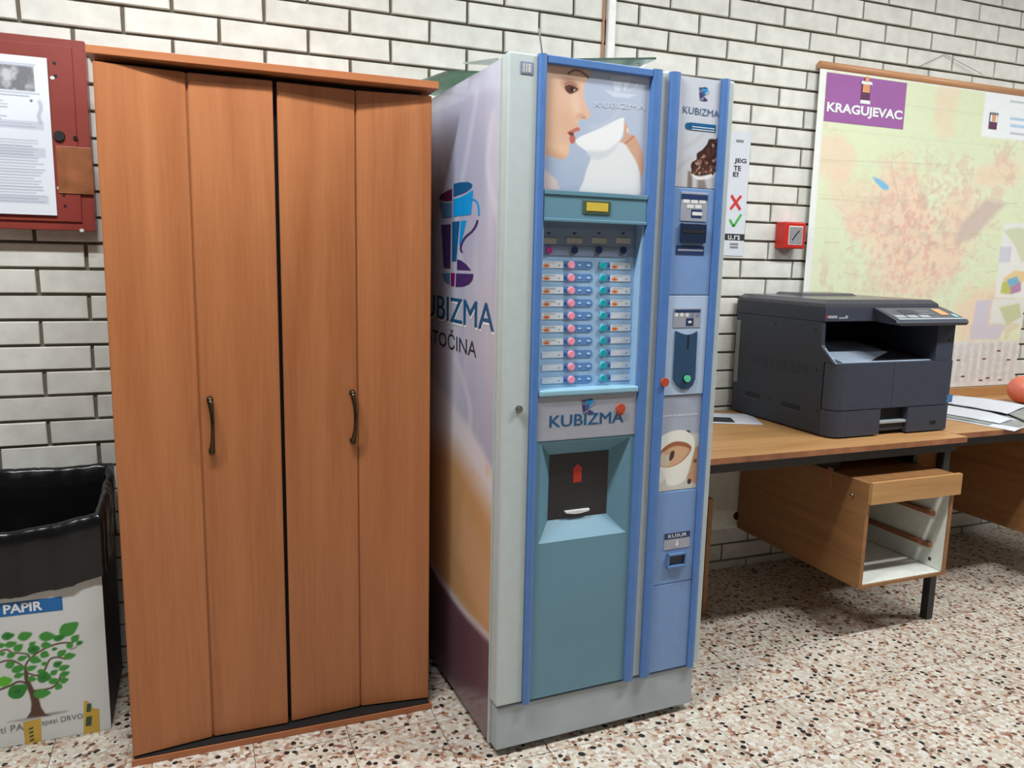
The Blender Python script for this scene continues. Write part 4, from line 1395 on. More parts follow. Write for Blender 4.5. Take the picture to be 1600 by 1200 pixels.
# liner: hem outside, over the rim, down inside
per = []
NP = 44
for k in range(NP):
    per.append((-hw + 2 * hw * k / NP, -hd, 0, -1))
for k in range(36):
    per.append((hw, -hd + 2 * hd * k / 36, 1, 0))
for k in range(NP):
    per.append((hw - 2 * hw * k / NP, hd, 0, 1))
for k in range(36):
    per.append((-hw, hd - 2 * hd * k / 36, -1, 0))
np_ = len(per)
prof = [(0.012, -0.165), (0.011, -0.12), (0.012, -0.07), (0.013, -0.03), (0.011, -0.004), (0.005, 0.006), (-0.004, 0.007), (-0.011, -0.004), (-0.014, -0.05), (-0.016, -0.12), (-0.018, -0.2), (-0.022, -0.32), (-0.03, -0.46)]
g = np.random.default_rng(2)
wob = np.convolve(np.concatenate([g.normal(size=np_)] * 3), np.ones(15) / 15, 'same')[np_:2 * np_]
wob2 = np.convolve(np.concatenate([g.normal(size=np_)] * 3), np.ones(5) / 5, 'same')[np_:2 * np_]
bg = bmesh.new()
grid = []
for k, (x, y, nx_, ny_) in enumerate(per):
    rim_z = BH + 0.012 + 0.012 * wob[k]
    back = (y + hd) / (2 * hd)
    rim_z += 0.078 * max(0, back) ** 1.2 + 0.03 * max(0.0, (x / hw + 0.2) / 1.2) ** 2 * (1 - max(0, back))
    col = []
    for j, (off, dz) in enumerate(prof):
        ro_ = off + 0.004 * wob2[k] * (1 if j not in (5, 6) else .4) + 0.003 * wob[(k * 3 + j * 5) % np_]
        z = rim_z + dz + (0.014 * wob[(k + 9) % np_] if j == 0 else 0)
        if dz < -.3:
            z = max(z, 0.03)
        sx_, sy_ = (hw + ro_) / hw, (hd + ro_) / hd
        col.append(bg.verts.new((x * sx_, y * sy_, z)))
    grid.append(col)
for k in range(np_):
    for j in range(len(prof) - 1):
        f = bg.faces.new((grid[k][j], grid[(k + 1) % np_][j], grid[(k + 1) % np_][j + 1], grid[k][j + 1]))
        f.smooth = True
bg.faces.new([grid[k][-1] for k in range(np_)])
lb = MB().add(bg).build('liner_bag', M['bag'], BN)

# ------------------------------------------------------------------ wall map
mx0, mx1, mz0, mz1, myf = 2.064, 3.405, 0.744, 2.076, -0.020
MAP = thing('wall_map', 'large town map with purple title hanging on wooden rod', 'map', ((mx0 + mx1) / 2, 0, mz0))
mcx = (mx0 + mx1) / 2
wq = lambda px, py: (lambda v: (v[0] - mcx, v[2] - mz0))(on_axis(px, py, 1, myf))
mpl = lambda x, z, l: Vector((x, myf - l - 0.012 * math.sin(max(0, min(1, z / 1.33)) * 3.14) * .35, z))
P = Pic(-(mx1 - mx0) / 2, (mx1 - mx0) / 2, 0, mz1 - mz0, 0.0052, (222, 232, 190))
n1 = P.noise(.45, .4, 4, 21)
n2 = P.noise(.12, .12, 4, 22)
P.mix(np.clip((n1 - .5) * 4, 0, .6), (232, 232, 194))
for (cx, cy, rx, rz, a_) in ((1310, 245, .16, .11, .75), (1390, 330, .26, .2, .85), (1440, 390, .34, .2, .9), (1400, 290, .2, .16, .7), (1500, 345, .2, .14, .75), (1480, 170, .08, .2, .6), (1560, 270, .16, .10, .8), (1530, 500, .2, .18, .85), (1420, 440, .3, .1, .7), (1340, 310, .2, .12, .6)):
    q = wq(cx, cy)
    d = 1 - np.sqrt(((P.X - q[0]) / rx) ** 2 + ((P.Z - q[1]) / rz) ** 2) + (n2 - .5) * 1.3
    P.mix(np.clip(d * 2.2, 0, 1) * a_, (240, 208, 178))
n3 = P.noise(.05, .05, 3, 25)
P.mix(np.clip((n3 - .60) * 6, 0, .35) * np.clip((n1 - .42) * 5, 0, 1), (214, 170, 150))
n4 = P.noise(.022, .022, 2, 41)
q = wq(1430, 370)
urb = np.clip(1.25 - np.sqrt(((P.X - q[0]) / .42) ** 2 + ((P.Z - q[1]) / .36) ** 2), 0, 1)
P.mix(np.clip((n4 - .55) * 5, 0, .45) * urb, (222, 150, 138))
P.mix(np.clip((P.noise(.03, .03, 2, 43) - .6) * 5, 0, .35) * urb, (196, 170, 158))
P.poly([wq(*p) for p in [(1500, 350), (1540, 310), (1570, 318), (1545, 345), (1520, 372), (1490, 382)]], (206, 184, 170), .03)
P.poly([wq(*p) for p in [(1362, 276), (1374, 280), (1387, 290), (1388, 297), (1378, 296), (1368, 286)]], (112, 182, 226), .006)
for pts in ([(1388, 456), (1420, 448), (1445, 436), (1462, 424)], [(1395, 390), (1420, 375), (1450, 360)], [(1280, 250), (1400, 254), (1480, 258)], [(1280, 310), (1400, 320)], [(1560, 260), (1600, 205)], [(1392, 255), (1400, 300), (1420, 350), (1415, 400)], [(1455, 388), (1500, 378), (1530, 360)], [(1430, 318), (1470, 290), (1476, 282)]):
    P.stroke([wq(*p) for p in pts], .004, (190, 166, 144), .006, True, .45)
g = random.Random(12)
for k in range(60):
    px, py = g.uniform(1300, 1590), g.uniform(230, 470)
    a_ = g.uniform(0, 3.14); l_ = g.uniform(6, 26)
    P.stroke([wq(px, py), wq(px + l_ * math.cos(a_), py + l_ * .6 * math.sin(a_))], .003, (196, 156, 138), .005, False, .5)
for k in range(7):
    q = wq(1300, 150 + k * 52)
    P.stroke([(-.67, q[1]), (.67, q[1])], .002, (170, 190, 150), .006, False, .35)
P.rect(-.67, wq(1288, 150)[0], 0, 2, (238, 240, 236))
P.rect(-.7, .7, wq(1350, 118)[1], 2, (244, 246, 244))
# white heading field, inset maps, index
a = wq(1531, 213); b = wq(1535, 143)
P.rect(a[0] + .005, .7, a[1], b[1], (240, 244, 246))
for (x, y0_, y1_, col) in ((1597, 183, 187, (160, 196, 228)), (1597, 194, 198, (160, 196, 228)), (1597, 207, 209, (150, 140, 170)), (1590, 157, 159, (150, 160, 160))):
    a = wq(1578, y1_); b = wq(1578, y0_)
    P.rect(a[0], a[0] + .4, a[1], b[1], col, .006)
a = wq(1553, 465); b = wq(1564, 348)
P.rect(a[0], .7, a[1], b[1], (232, 232, 226))
P.poly([wq(*p) for p in [(1567, 360), (1590, 355), (1620, 362), (1625, 400), (1595, 410), (1585, 385)]], (206, 212, 176), .01)
P.rect(wq(1560, 400)[0], wq(1578, 400)[0], wq(1560, 410)[1], wq(1560, 385)[1], (206, 202, 216))
P.poly([wq(*p) for p in [(1566, 435), (1585, 422), (1602, 425), (1600, 440), (1570, 445)]], (232, 200, 140), .008)
P.poly([wq(*p) for p in [(1562, 458), (1565, 440), (1578, 440), (1578, 460)]], (188, 190, 82), .008)
P.poly([wq(*p) for p in [(1572, 437), (1588, 432), (1592, 442), (1576, 448)]], (104, 170, 206), .006)
P.poly([wq(*p) for p in [(1577, 448), (1594, 440), (1594, 455), (1578, 460)]], (176, 124, 164), .006)
a = wq(1546, 505); b = wq(1555, 467)
P.rect(a[0], .7, a[1], b[1], (226, 226, 218))
P.poly([wq(*p) for p in [(1560, 480), (1592, 474), (1595, 495), (1572, 508), (1565, 492)]], (196, 200, 150), .01)
P.poly([wq(*p) for p in [(1525, 470), (1548, 468), (1540, 528), (1515, 530)]], (204, 196, 210), .012)
P.poly([wq(*p) for p in [(1515, 508), (1570, 506), (1560, 530), (1515, 530)]], (206, 196, 206), .012)
zi = wq(1540, 533)[1]
P.rect(-.7, .7, -.1, zi, (222, 218, 212))
for k in range(26):
    x = -.65 + k * .051
    P.rect(x, x + .030, .02, zi - .01, (198, 192, 190), .01, .7)
P.C = P.C * .86 + 242 * .14
P.C += (P.noise(.02, .012, 2, 31)[..., None] - .5) * np.where((P.Z < zi)[..., None], 22, 5)
sheet = P.build('map_sheet', M['print_matte'], MAP, mpl)
for px, py in ((1497, 562.5), (1537, 560.5), (1575, 562), (1504, 588), (1532, 594), (1543, 590.5), (1562, 593.5), (1582, 594.5), (1560, 548)):
    q = wq(px, py)
    MB().face([mpl(q[0] - .012, q[1] - .003, .001), mpl(q[0] + .012, q[1] - .003, .001), mpl(q[0] + .012, q[1] + .003, .001), mpl(q[0] - .012, q[1] + .003, .001)]).build('index_mark', M['pink_mark'], sheet)
a = wq(1289, 190); b = wq(1415, 128)
c = wq(1289, 114); d = wq(1412, 202)
tz0, tz1 = (a[1] + d[1]) / 2, (b[1] + c[1]) / 2
tx0, tx1 = (a[0] + c[0]) / 2, (b[0] + d[0]) / 2
MB().face([mpl(tx0, tz0, .0015), mpl(tx1, tz0, .0015), mpl(tx1, tz1, .0015), mpl(tx0, tz1, .0015)]).build('title_field', M['purple'], sheet)
a = wq(1292, 178); b = wq(1411, 172)
zt_ = wq(1292, 160)[1]; zb_ = wq(1292, 178)[1]
text_obj('title_lettering', 'KRAGUJEVAC', M['txt_white'], sheet, lambda x, z, l: mpl(x, z, .003), tx0 + .01, tx1 - .012, zb_ - .002, zt_ + .002, 0, .0004, .035)
q = wq(1352, 142)
for ci, (w_, h_, dz, mt) in enumerate(((.05, .07, 0, 'crest_dark'), (.055, .014, -.045, 'txt_white'), (.04, .035, .01, 'crest_gold'), (.06, .012, .03, 'txt_white'), (.02, .02, .045, 'crest_gold'))):
    lc = .003 + ci * .0008
    MB().face([mpl(q[0] - w_ / 2, q[1] + dz - h_ / 2, lc), mpl(q[0] + w_ / 2, q[1] + dz - h_ / 2, lc), mpl(q[0] + w_ / 2 * .9, q[1] + dz + h_ / 2, lc), mpl(q[0] - w_ / 2 * .9, q[1] + dz + h_ / 2, lc)]).build('crest_piece', M[mt], sheet)
q = wq(1551, 189)
for ci, (w_, h_, dz, mt) in enumerate(((.05, .07, 0, 'crest_dark'), (.045, .03, .01, 'txt_white'), (.022, .03, .012, 'crest_gold'), (.05, .01, .03, 'strip_grey'))):
    lc = .003 + ci * .0008
    MB().face([mpl(q[0] - w_ / 2, q[1] + dz - h_ / 2, lc), mpl(q[0] + w_ / 2, q[1] + dz - h_ / 2, lc), mpl(q[0] + w_ / 2, q[1] + dz + h_ / 2, lc), mpl(q[0] - w_ / 2, q[1] + dz + h_ / 2, lc)]).build('crest_piece', M[mt], sheet)
rod = MB().tube([((mx0 - mx1) / 2 - .004, -.018, mz1 - mz0 + .010), (0, -.018, mz1 - mz0 + .010), ((mx1 - mx0) / 2 + .004, -.018, mz1 - mz0 + .010)], .0145, 14)
rod.build('hanging_rod', M['map_rod'], MAP)
hz_ = wq(1480, 84)[1]
hx_ = wq(1480, 84)[0]
sa = wq(1432, 106); sb = wq(1535, 116)
MB().tube([(sa[0], -.02, sa[1]), (hx_, -.008, hz_), (sb[0], -.02, sb[1])], .0012, 6).build('hanging_string', M['strip_grey'], MAP)

# ------------------------------------------------------------------ small wall poster behind the machine
a = on_axis(1160, 400, 1, -.004); b = on_axis(1175, 208, 1, -.004)
px1, pz0, pz1 = (a[0] + b[0]) / 2, a[2], b[2]
px0 = px1 - 0.36
PO = MB().box(px0, px1, -.004, -.003, pz0, pz1).build('wall_poster', M['paper'])
tag(PO, 'white poster with red cross and green tick beside vending machine', 'poster')
pp = lambda x, z, l: Vector((x, -.0042 - l, z))
pq = lambda px, py: (lambda v: (v[0], v[2]))(on_axis(px, py, 1, -.004))
for s_, xa, xb, ya, yb in (('JEG', 1147, 1166.5, 256, 248.5), ('TE', 1146, 1158, 266.5, 259.5), ('E!', 1145, 1154, 276, 269)):
    a = pq(xa, ya); b = pq(xb, yb)
    text_obj('lettering', s_, M['txt_dark'], PO, pp, a[0], b[0], a[1], b[1], 0, .0006, .03)
a = pq(1141, 327); b = pq(1158, 306)
for (x0_, z0_, x1_, z1_, lf_) in ((a[0], a[1], b[0], b[1], .0006), (a[0], b[1], b[0], a[1], .0011)):
    dx, dz = x1_ - x0_, z1_ - z0_
    L_ = math.hypot(dx, dz)
    nx_, nz_ = -dz / L_ * .006, dx / L_ * .006
    MB().face([pp(x0_ + nx_, z0_ + nz_, lf_), pp(x1_ + nx_, z1_ + nz_, lf_), pp(x1_ - nx_, z1_ - nz_, lf_), pp(x0_ - nx_, z0_ - nz_, lf_)]).build('cross_bar', M['x_red'], PO)
c = [pq(1140, 343), pq(1146, 354), pq(1158, 335)]
for (p_, q_) in ((c[0], c[1]), (c[1], c[2])):
    dx, dz = q_[0] - p_[0], q_[1] - p_[1]
    L_ = math.hypot(dx, dz)
    nx_, nz_ = -dz / L_ * .0055, dx / L_ * .0055
    MB().face([pp(p_[0] + nx_, p_[1] + nz_, .0006), pp(q_[0] + nx_, q_[1] + nz_, .0006), pp(q_[0] - nx_, q_[1] - nz_, .0006), pp(p_[0] - nx_, p_[1] - nz_, .0006)]).build('tick_stroke', M['check_green'], PO)
a = pq(1130, 375); b = pq(1161, 366)
MB().face([pp(a[0] - .1, a[1], .0005), pp(px1, a[1], .0005), pp(px1, b[1], .0005), pp(a[0] - .1, b[1], .0005)]).build('web_bar', M['ink_dark'], PO)
a = pq(1137, 374); b = pq(1156, 368)
text_obj('lettering', 'u.rs', M['txt_white'], PO, lambda x, z, l: pp(x, z, .0012), a[0], b[0], a[1], b[1])
for ya, yb in ((388, 385), (383, 380)):
    a = pq(1140, ya); b = pq(1153, yb)
    MB().face([pp(a[0], a[1], .0005), pp(b[0], a[1], .0005), pp(b[0], b[1], .0005), pp(a[0], b[1], .0005)]).build('small_print', M['strip_grey'], PO)
a = pq(1150, 222); b = pq(1162, 219)
MB().face([pp(a[0], a[1], .0005), pp(b[0], a[1], .0005), pp(b[0], b[1], .0005), pp(a[0], b[1], .0005)]).build('small_print', M['strip_grey'], PO)

# ------------------------------------------------------------------ fire alarm call point
AL = thing('fire_alarm_button', 'red fire alarm call point box on the brick wall', 'alarm', (1.968, -.001, 1.412))
MB().box(-.051, .051, -.062, 0, -.053, .053, .006, 3).build('housing', M['alarm_red'], AL)
MB().box(-.035, .035, -.0635, -.061, -.038, .037, .002).build('bezel', M['white_plastic'], AL)
gl = MB().box(-.032, .032, -.065, -.063, -.034, .033, .001).build('glass_pane', M['alarm_face'], AL)
MB().prism([(-.02, -.018), (-.016, -.022), (.014, .014), (.02, .022), (.01, .018)], 'y', -.0658, -.065).build('hammer_sign', M['ink_dark'], gl)

# ------------------------------------------------------------------ desks
DZ = 0.700


def desk(name, label, x0, x1, yf, legs, front_edge=True):
    t = thing(name, label, 'desk', ((x0 + x1) / 2, yf / 2, 0))
    cx, cy = (x0 + x1) / 2, yf / 2
    tp = MB().box(x0 - cx, x1 - cx, yf - cy, -.022 - cy, DZ - .021, DZ, .0015).build('desktop', M['oak'], t)
    MB().box(x0 - cx + .001, x1 - cx - .001, yf - cy - .0012, yf - cy + .002, DZ - .0205, DZ - .0012).build('edge_band', M['oak_edge'], tp)
    ap = MB()
    ap.box(x0 - cx + .02, x1 - cx - .02, yf - cy + .022, yf - cy + .05, DZ - .056, DZ - .0215, .001)
    ap.build('front_bar', M['dark_steel'], t)
    MB().box(x0 - cx + .02, x1 - cx - .02, -.08 - cy, -.05 - cy, DZ - .056, DZ - .0215, .001).build('rear_bar', M['dark_steel'], t)
    for (lx, ly) in legs:
        MB().box(lx - cx - .0155, lx - cx + .0155, ly - cy - .0155, ly - cy + .0155, 0, DZ - .0215, .002).build('leg', M['dark_steel'], t)
    return t, cx, cy


D1, dcx, dcy = desk('desk', 'worn oak veneer desk with dark steel frame under the copier', 1.09, 2.268, -0.684,
                    [(2.211, -.643), (1.125, -.643), (2.211, -.06), (1.125, -.06)])


def pedestal(t, cx, cy, x0, x1, yf, yb, z0, z1, full=True):
    def bx(n, a, b, c, d, e, f, m, par=t, bev=.0008):
        return MB().box(a - cx, b - cx, c - cy, d - cy, e, f, bev).build(n, m, par)
    s1 = bx('pedestal_side', x0, x0 + .016, yf, yb, z0, z1, M['oak_side'])
    s2 = bx('pedestal_side', x1 - .016, x1, yf, yb, z0, z1, M['oak_side'])
    bx('side_lining', x1 - .0185, x1 - .0162, yf + .004, yb - .012, z0 + .014, z1 - .003, M['white_lam'])
    bx('side_lining', x0 + .0162, x0 + .0185, yf + .004, yb - .012, z0 + .014, z1 - .003, M['white_lam'])
    bx('pedestal_floor', x0 + .0162, x1 - .0162, yf, yb, z0, z0 + .011, M['oak_side'])
    bx('floor_lining', x0 + .019, x1 - .019, yf + .005, yb - .012, z0 + .0112, z0 + .0135, M['white_lam'])
    bx('pedestal_back', x0 + .0162, x1 - .0162, yb - .0115, yb, z0 + .0112, z1 - .016, M['white_lam'])
    bx('pedestal_top', x0 + .0162, x1 - .0162, yf + .016, yb, z1 - .0155, z1, M['oak_side'])
    if full:
        for zz_ in (z0 + .095, z0 + .215, z0 + .29):
            for (xa, xb) in ((x1 - .034, x1 - .0186), (x0 + .0186, x0 + .034)):
                bx('runner', xa, xb, yf + .05, yb - .03, zz_ - .008, zz_ + .008, mat('runner_wood', (150, 98, 70), .5))
        bx('drawer_front', x0 + .004, x1 + .012, yf - .016, yf - .0005, z1 - .072, z1 + .004, M['oak'])
        q = bx('screw_cap', x1 - .0192, x1 - .0186, yf + .048, yf + .060, z0 + .036, z0 + .048, M['ink_dark'])
    return s1


ps = pedestal(D1, dcx, dcy, 1.783, 2.190, -.718, -.060, .203, .578)
# bracket, pin and hanger on the pedestal's outer side
MB().box(1.777 - dcx, 1.783 - dcx, -.560 - dcy, -.540 - dcy, .520, .590, .001).build('bracket', M['oak_edge'], D1)
MB().tube([(1.784 - dcx, -.660 - dcy, .522), (1.770 - dcx, -.660 - dcy, .522)], .004, 10).build('pin', M['chrome'], D1)
for (lx, ly) in ((1.80, -.4), (2.172, -.4)):
    MB().box(lx - dcx - .012, lx - dcx + .012, ly - dcy - .16, ly - dcy + .16, .5785, DZ - .0215, .001).build('hanger', M['dark_steel'], D1)
bp_ = MB().box(1.16 - dcx, 2.19 - dcx, -.046 - dcy, -.030 - dcy, .196, DZ - .0215, .001).build('back_panel', M['white_lam'], D1)
q = on_axis(1151, 806, 1, -.047)
MB().disc((q[0] - dcx, q[2]), .0165, 'y', -.050 - dcy, -.0455 - dcy, 20).build('knob', mat('dark_knob', (58, 30, 20), .5), bp_)

a = on_axis(1100, 963, 2, 0)
tag(MB().box(-.001, .018, 0, .29, 0, .452, .001).build('loose_board', M['oak_side'], None, (a[0] - .009, a[1], 0)), 'narrow oak board standing on edge behind the vending machine', 'board')

D2, ecx, ecy = desk('desk', 'second oak desk with loose papers and hanging drawer pedestal', 2.274, 3.62, -0.632,
                    [(3.56, -.59), (3.56, -.06), (2.335, -.06)])
pedestal(D2, ecx, ecy, 2.90, 3.31, -.63, -.060, .205, .640, False)
MB().box(2.45 - ecx, 3.61 - ecx, -.036 - ecy, -.024 - ecy, DZ + .0003, .7425, .001).build('rear_upstand', M['oak'], D2)
MB().box(2.30 - ecx, 3.56 - ecx, -.046 - ecy, -.030 - ecy, .25, DZ - .0215, .001).build('back_panel', M['oak_side'], D2)

# ------------------------------------------------------------------ copier
PX0, PX1, PYF, PYB = 1.735, 2.290, -0.583, -0.030
CP_ = thing('copier', 'charcoal grey office copier printer standing on the oak desk', 'copier', ((PX0 + PX1) / 2, (PYF + PYB) / 2, DZ))
pcx, pcy = (PX0 + PX1) / 2, (PYF + PYB) / 2


def cb(n, x0, x1, y0, y1, z0, z1, m, bev=.003, par=CP_, seg=2):
    return MB().box(x0 - pcx, x1 - pcx, y0 - pcy, y1 - pcy, z0 - DZ, z1 - DZ, bev, seg).build(n, m, par)


def cpoly(n, pts, axis, a, b, m, par=CP_):
    """prism in world metres"""
    if axis == 'z':
        q = [(x - pcx, y - pcy) for x, y in pts]; a, b = a - DZ, b - DZ
    elif axis == 'x':
        q = [(y - pcy, z - DZ) for y, z in pts]; a, b = a - pcx, b - pcx
    else:
        q = [(x - pcx, z - DZ) for x, z in pts]; a, b = a - pcy, b - pcy
    mb = MB().prism(q, axis, a, b)
    return mb.build(n, m, par)


for fx in (PX0 + .05, PX1 - .05):
    for fy in (PYF + .06, PYB - .06):
        MB().disc((fx - pcx, fy - pcy), .016, 'z', 0, .006, 14).build('foot', M['interior_black'], CP_)
ZD = .799
# lower paper drawer: rounded left front corner, notch for the grip
rc = .045
arc = [(PX0 + rc - rc * math.cos(t), PYF + rc - rc * math.sin(t)) for t in [k * math.pi / 2 / 6 for k in range(7)]]
HX0, HX1 = 1.952, 2.082
cpoly('paper_drawer', arc + [(HX0, PYF), (HX0, PYF + .03), (PX0 + .001, PYF + .06)], 'z', DZ + .006, ZD - .0015, M['charcoal'])
cpoly('paper_drawer', [(HX1, PYF), (PX1 - .012, PYF), (PX1, PYF + .012), (PX1, PYF + .05), (HX1, PYF + .03)], 'z', DZ + .006, ZD - .0015, M['charcoal'])
cb('drawer_recess', HX0 - .002, HX1 + .002, PYF + .026, PYF + .05, DZ + .008, ZD - .0015, M['interior_black'], 0)
cb('drawer_grip', HX0, HX1, PYF + .003, PYF + .027, .742, .752, M['panel_light'], .002)
cb('grip_panel', HX0, HX1, PYF + .012, PYF + .027, .716, .742, M['charcoal_side'], .001)
cb('size_window', 2.195, 2.225, PYF - .0006, PYF + .004, .728, .742, M['interior_black'], .0005)
# chassis
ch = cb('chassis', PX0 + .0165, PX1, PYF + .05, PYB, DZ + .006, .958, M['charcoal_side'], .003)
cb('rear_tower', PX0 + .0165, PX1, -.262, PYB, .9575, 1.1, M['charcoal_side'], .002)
# front cover over the drawer
cpoly('front_cover', arc + [(1.996, PYF), (1.996, PYF + .049), (PX0 + .0, PYF + .055)], 'z', ZD + .0015, .962, M['charcoal'])
cpoly('front_cover', [(1.9975, PYF), (PX1 - .012, PYF), (PX1, PYF + .012), (PX1, PYF + .049), (1.9975, PYF + .049)], 'z', ZD + .0015, .962, M['charcoal'])
# left side wall that slopes down to the tray
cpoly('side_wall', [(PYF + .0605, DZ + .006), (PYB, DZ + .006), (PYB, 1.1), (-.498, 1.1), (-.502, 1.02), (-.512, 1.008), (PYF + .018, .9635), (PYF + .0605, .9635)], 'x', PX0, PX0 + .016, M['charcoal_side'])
MB().tube([(PX0 + .008 - pcx, -.5125 - pcy, 1.0085 - DZ), (PX0 + .008 - pcx, PYF + .012 - pcy, .9615 - DZ)], .0035, 8).build('side_rim', M['tray_grey_lit'], CP_)
# right column
cpoly('right_column', [(2.196, PYF + .006), (PX1 - .012, PYF + .004), (PX1, PYF + .014), (PX1, -.262), (2.196, -.262)], 'z', .9625, 1.1, M['charcoal'])
MB().disc((2.255 - pcx, 1.035 - DZ), .006, 'y', PYF + .0045 - pcy, PYF + .008 - pcy, 14).build('status_lamp', M['interior_black'], CP_)
# output tray: sloping floor and side
cpoly('output_tray', [(PYF + .022, .9585), (PYF + .022, .964), (-.36, .997), (-.262, 1.006), (-.262, .9585)], 'x', PX0 + .017, 2.195, M['tray_grey_lit'])
cpoly('tray_border', [(PYF + .022, .9641), (PYF + .022, .9665), (-.36, .9995), (-.262, 1.0085), (-.262, 1.0062), (-.36, .9972)], 'x', PX0 + .018, PX0 + .042, M['panel_dark'])
slope = lambda y: .9645 + (y - (PYF + .022)) * (.997 - .964) / (-.36 - (PYF + .022))
dk = []
for (px_, py_) in ((1388, 549), (1430, 566)):
    g_ = on_axis(px_, py_, 2, .985)
    dk.append((g_[0], min(max(g_[1], PYF + .03), -.28)))
dk = [(dk[0][0], -.28), dk[0], dk[1], (2.194, dk[1][1]), (2.194, -.28)]
tm_ = MB()
tm_.face([(x - pcx, y - pcy, slope(y) + .003 - DZ) for x, y in dk])
tm_.build('tray_shade', M['interior_black'], CP_)  # dark sheet painting the shade on the right of the tray
cb('inner_back', PX0 + .017, 2.195, -.268, -.2625, 1.0, 1.099, M['interior_black'], 0)
# scanner unit
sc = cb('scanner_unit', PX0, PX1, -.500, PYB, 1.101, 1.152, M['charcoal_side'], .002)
cb('scanner_front', PX0 + .004, PX1 - .002, -.5035, -.498, 1.103, 1.151, M['charcoal'], .001)
a = on_axis(1290, 497, 1, -.504); b = on_axis(1324, 490, 1, -.504)
cb('maker_mark', a[0] + .003, a[0] + .009, -.5042, -.5032, a[2], a[2] + .009, M['x_red'], 0)
cb('maker_mark', a[0] + .011, a[0] + .052, -.5042, -.5032, a[2] - .001, a[2] + .008, M['panel_light'], 0)
cb('maker_mark', a[0] + .060, a[0] + .088, -.5042, -.5032, a[2] - .003, a[2] + .002, M['panel_light'], 0)
MB().disc((a[0] + .094 - pcx, a[2] + .003 - DZ), .006, 'y', -.5042 - pcy, -.5032 - pcy, 14).build('maker_mark', M['panel_light'], CP_)
# platen cover
lid = MB()
def fr_(x0, x1, y0, y1, z0, z1, i):
    A_ = [(x0, y0, z0), (x1, y0, z0), (x1, y1, z0), (x0, y1, z0)]
    B_ = [(x0 + i, y0 + i, z1), (x1 - i, y0 + i, z1), (x1 - i, y1 - i * .4, z1), (x0 + i, y1 - i * .4, z1)]
    sh = lambda p: (p[0] - pcx, p[1] - pcy, p[2] - DZ)
    A_, B_ = [sh(p) for p in A_], [sh(p) for p in B_]
    lid.face(B_); lid.face(A_[::-1])
    for i_ in range(4):
        j_ = (i_ + 1) % 4
        lid.face([A_[i_], A_[j_], B_[j_], B_[i_]])
fr_(PX0 + .004, PX1 - .012, -.500, PYB + .004, 1.1525, 1.163, .002)
fr_(PX0 + .006, PX1 - .014, -.498, PYB + .002, 1.1632, 1.177, .018)
lid = lid.build('platen_cover', M['charcoal_lid'], CP_)
fb = MB()
lid2 = lid
lid = fb
fr_(1.90, 2.18, -.20, PYB - .02, 1.1772, 1.186, .012)
fb.build('feeder_ridge', M['charcoal_lid'], lid2)
# control panel
CPX0, CPX1 = 1.955, 2.288
op = [(-.5038, 1.098), (-.5038, 1.149), (-.512, 1.1495), (-.618, 1.113), (-.622, 1.104), (-.615, 1.094)]
pn = MB()
n = len(op)
LA = [pn.bm.verts.new((CPX0 + (-.504 - y) * -.10 + (.03 if z < 1.1 else 0) - pcx, y - pcy, z - DZ)) for y, z in op]
LB = [pn.bm.verts.new((CPX1 - pcx, y - pcy, z - DZ)) for y, z in op]
pn.bm.faces.new(LA); pn.bm.faces.new(LB[::-1])
for i in range(n):
    pn.bm.faces.new((LA[i], LA[(i + 1) % n], LB[(i + 1) % n], LB[i]))
pn = pn.build('control_panel', M['charcoal'], CP_)


def onpan(x, t, l):
    """point on the sloping top of the control panel, t from back (0) to front (1)"""
    y = -.514 + t * (-.616 + .514)
    z = 1.1488 + t * (1.1137 - 1.1488)
    return Vector((x - pcx, y - l * .33 - pcy, z + l - DZ))


def panpatch(n_, x0, x1, t0, t1, m, l):
    MB().face([onpan(x0, t1, l), onpan(x1, t1, l), onpan(x1, t0, l), onpan(x0, t0, l)]).build(n_, m, pn)


panpatch('panel_overlay', 1.962, 2.282, .03, .97, M['panel_dark'], .0008)
panpatch('panel_screen', 2.03, 2.10, .18, .55, M['navy2'], .0016)
panpatch('panel_edge', 1.965, 2.282, .86, .98, M['panel_light'], .0014)
for k in range(3):
    panpatch('key_group', 1.972 + k * .058, 2.018 + k * .058, .62, .82, M['panel_light'], .0016)
for k in range(4):
    panpatch('key', 2.115 + k * .016, 2.125 + k * .016, .25, .38, M['strip_grey'], .0016)
    panpatch('key', 2.115 + k * .016, 2.125 + k * .016, .45, .58, M['strip_grey'], .0016)
panpatch('sticky_label', 2.205, 2.245, .12, .62, M['crest_gold'], .0018)
panpatch('start_key', 2.252, 2.272, .55, .80, M['teal_rim'], .0018)
# side details
q0 = on_axis(1155, 500, 0, PX0); q1 = on_axis(1153, 597, 0, PX0)
cb('cover_strip', PX0 - .0012, PX0 + .002, q0[1] - .012, q0[1] + .012, q1[2], q0[2], M['strip_grey'], .0005)
for (pa, pb_) in (((1165, 612), (1187, 622)), ((1221, 629), (1249, 640))):
    u0 = on_axis(*pa, 0, PX0); u1 = on_axis(*pb_, 0, PX0)
    zc_ = (u0[2] + u1[2]) / 2 + .001
    cb('carry_grip', PX0 - .0008, PX0 + .003, u1[1], u0[1], zc_ - .009, zc_ + .009, M['interior_black'], .0003)
    cb('grip_lip', PX0 - .002, PX0 + .003, u1[1], u0[1] + .004, zc_ - .015, zc_ - .0095, M['charcoal'], .0005)
u0 = on_axis(1178, 550, 0, PX0); u1 = on_axis(1258, 583, 0, PX0)
vt = MB()
for k in range(9):
    y_ = u1[1] + (u0[1] - u1[1]) * k / 8
    vt.box(PX0 - .0006 - pcx, PX0 + .002 - pcx, y_ - .0125 - pcy, y_ + .0125 - pcy, .905 - DZ, .945 - DZ, .0005)
vt.build('vent', mat('vent_dark', (43, 47, 58), 0.6), CP_)
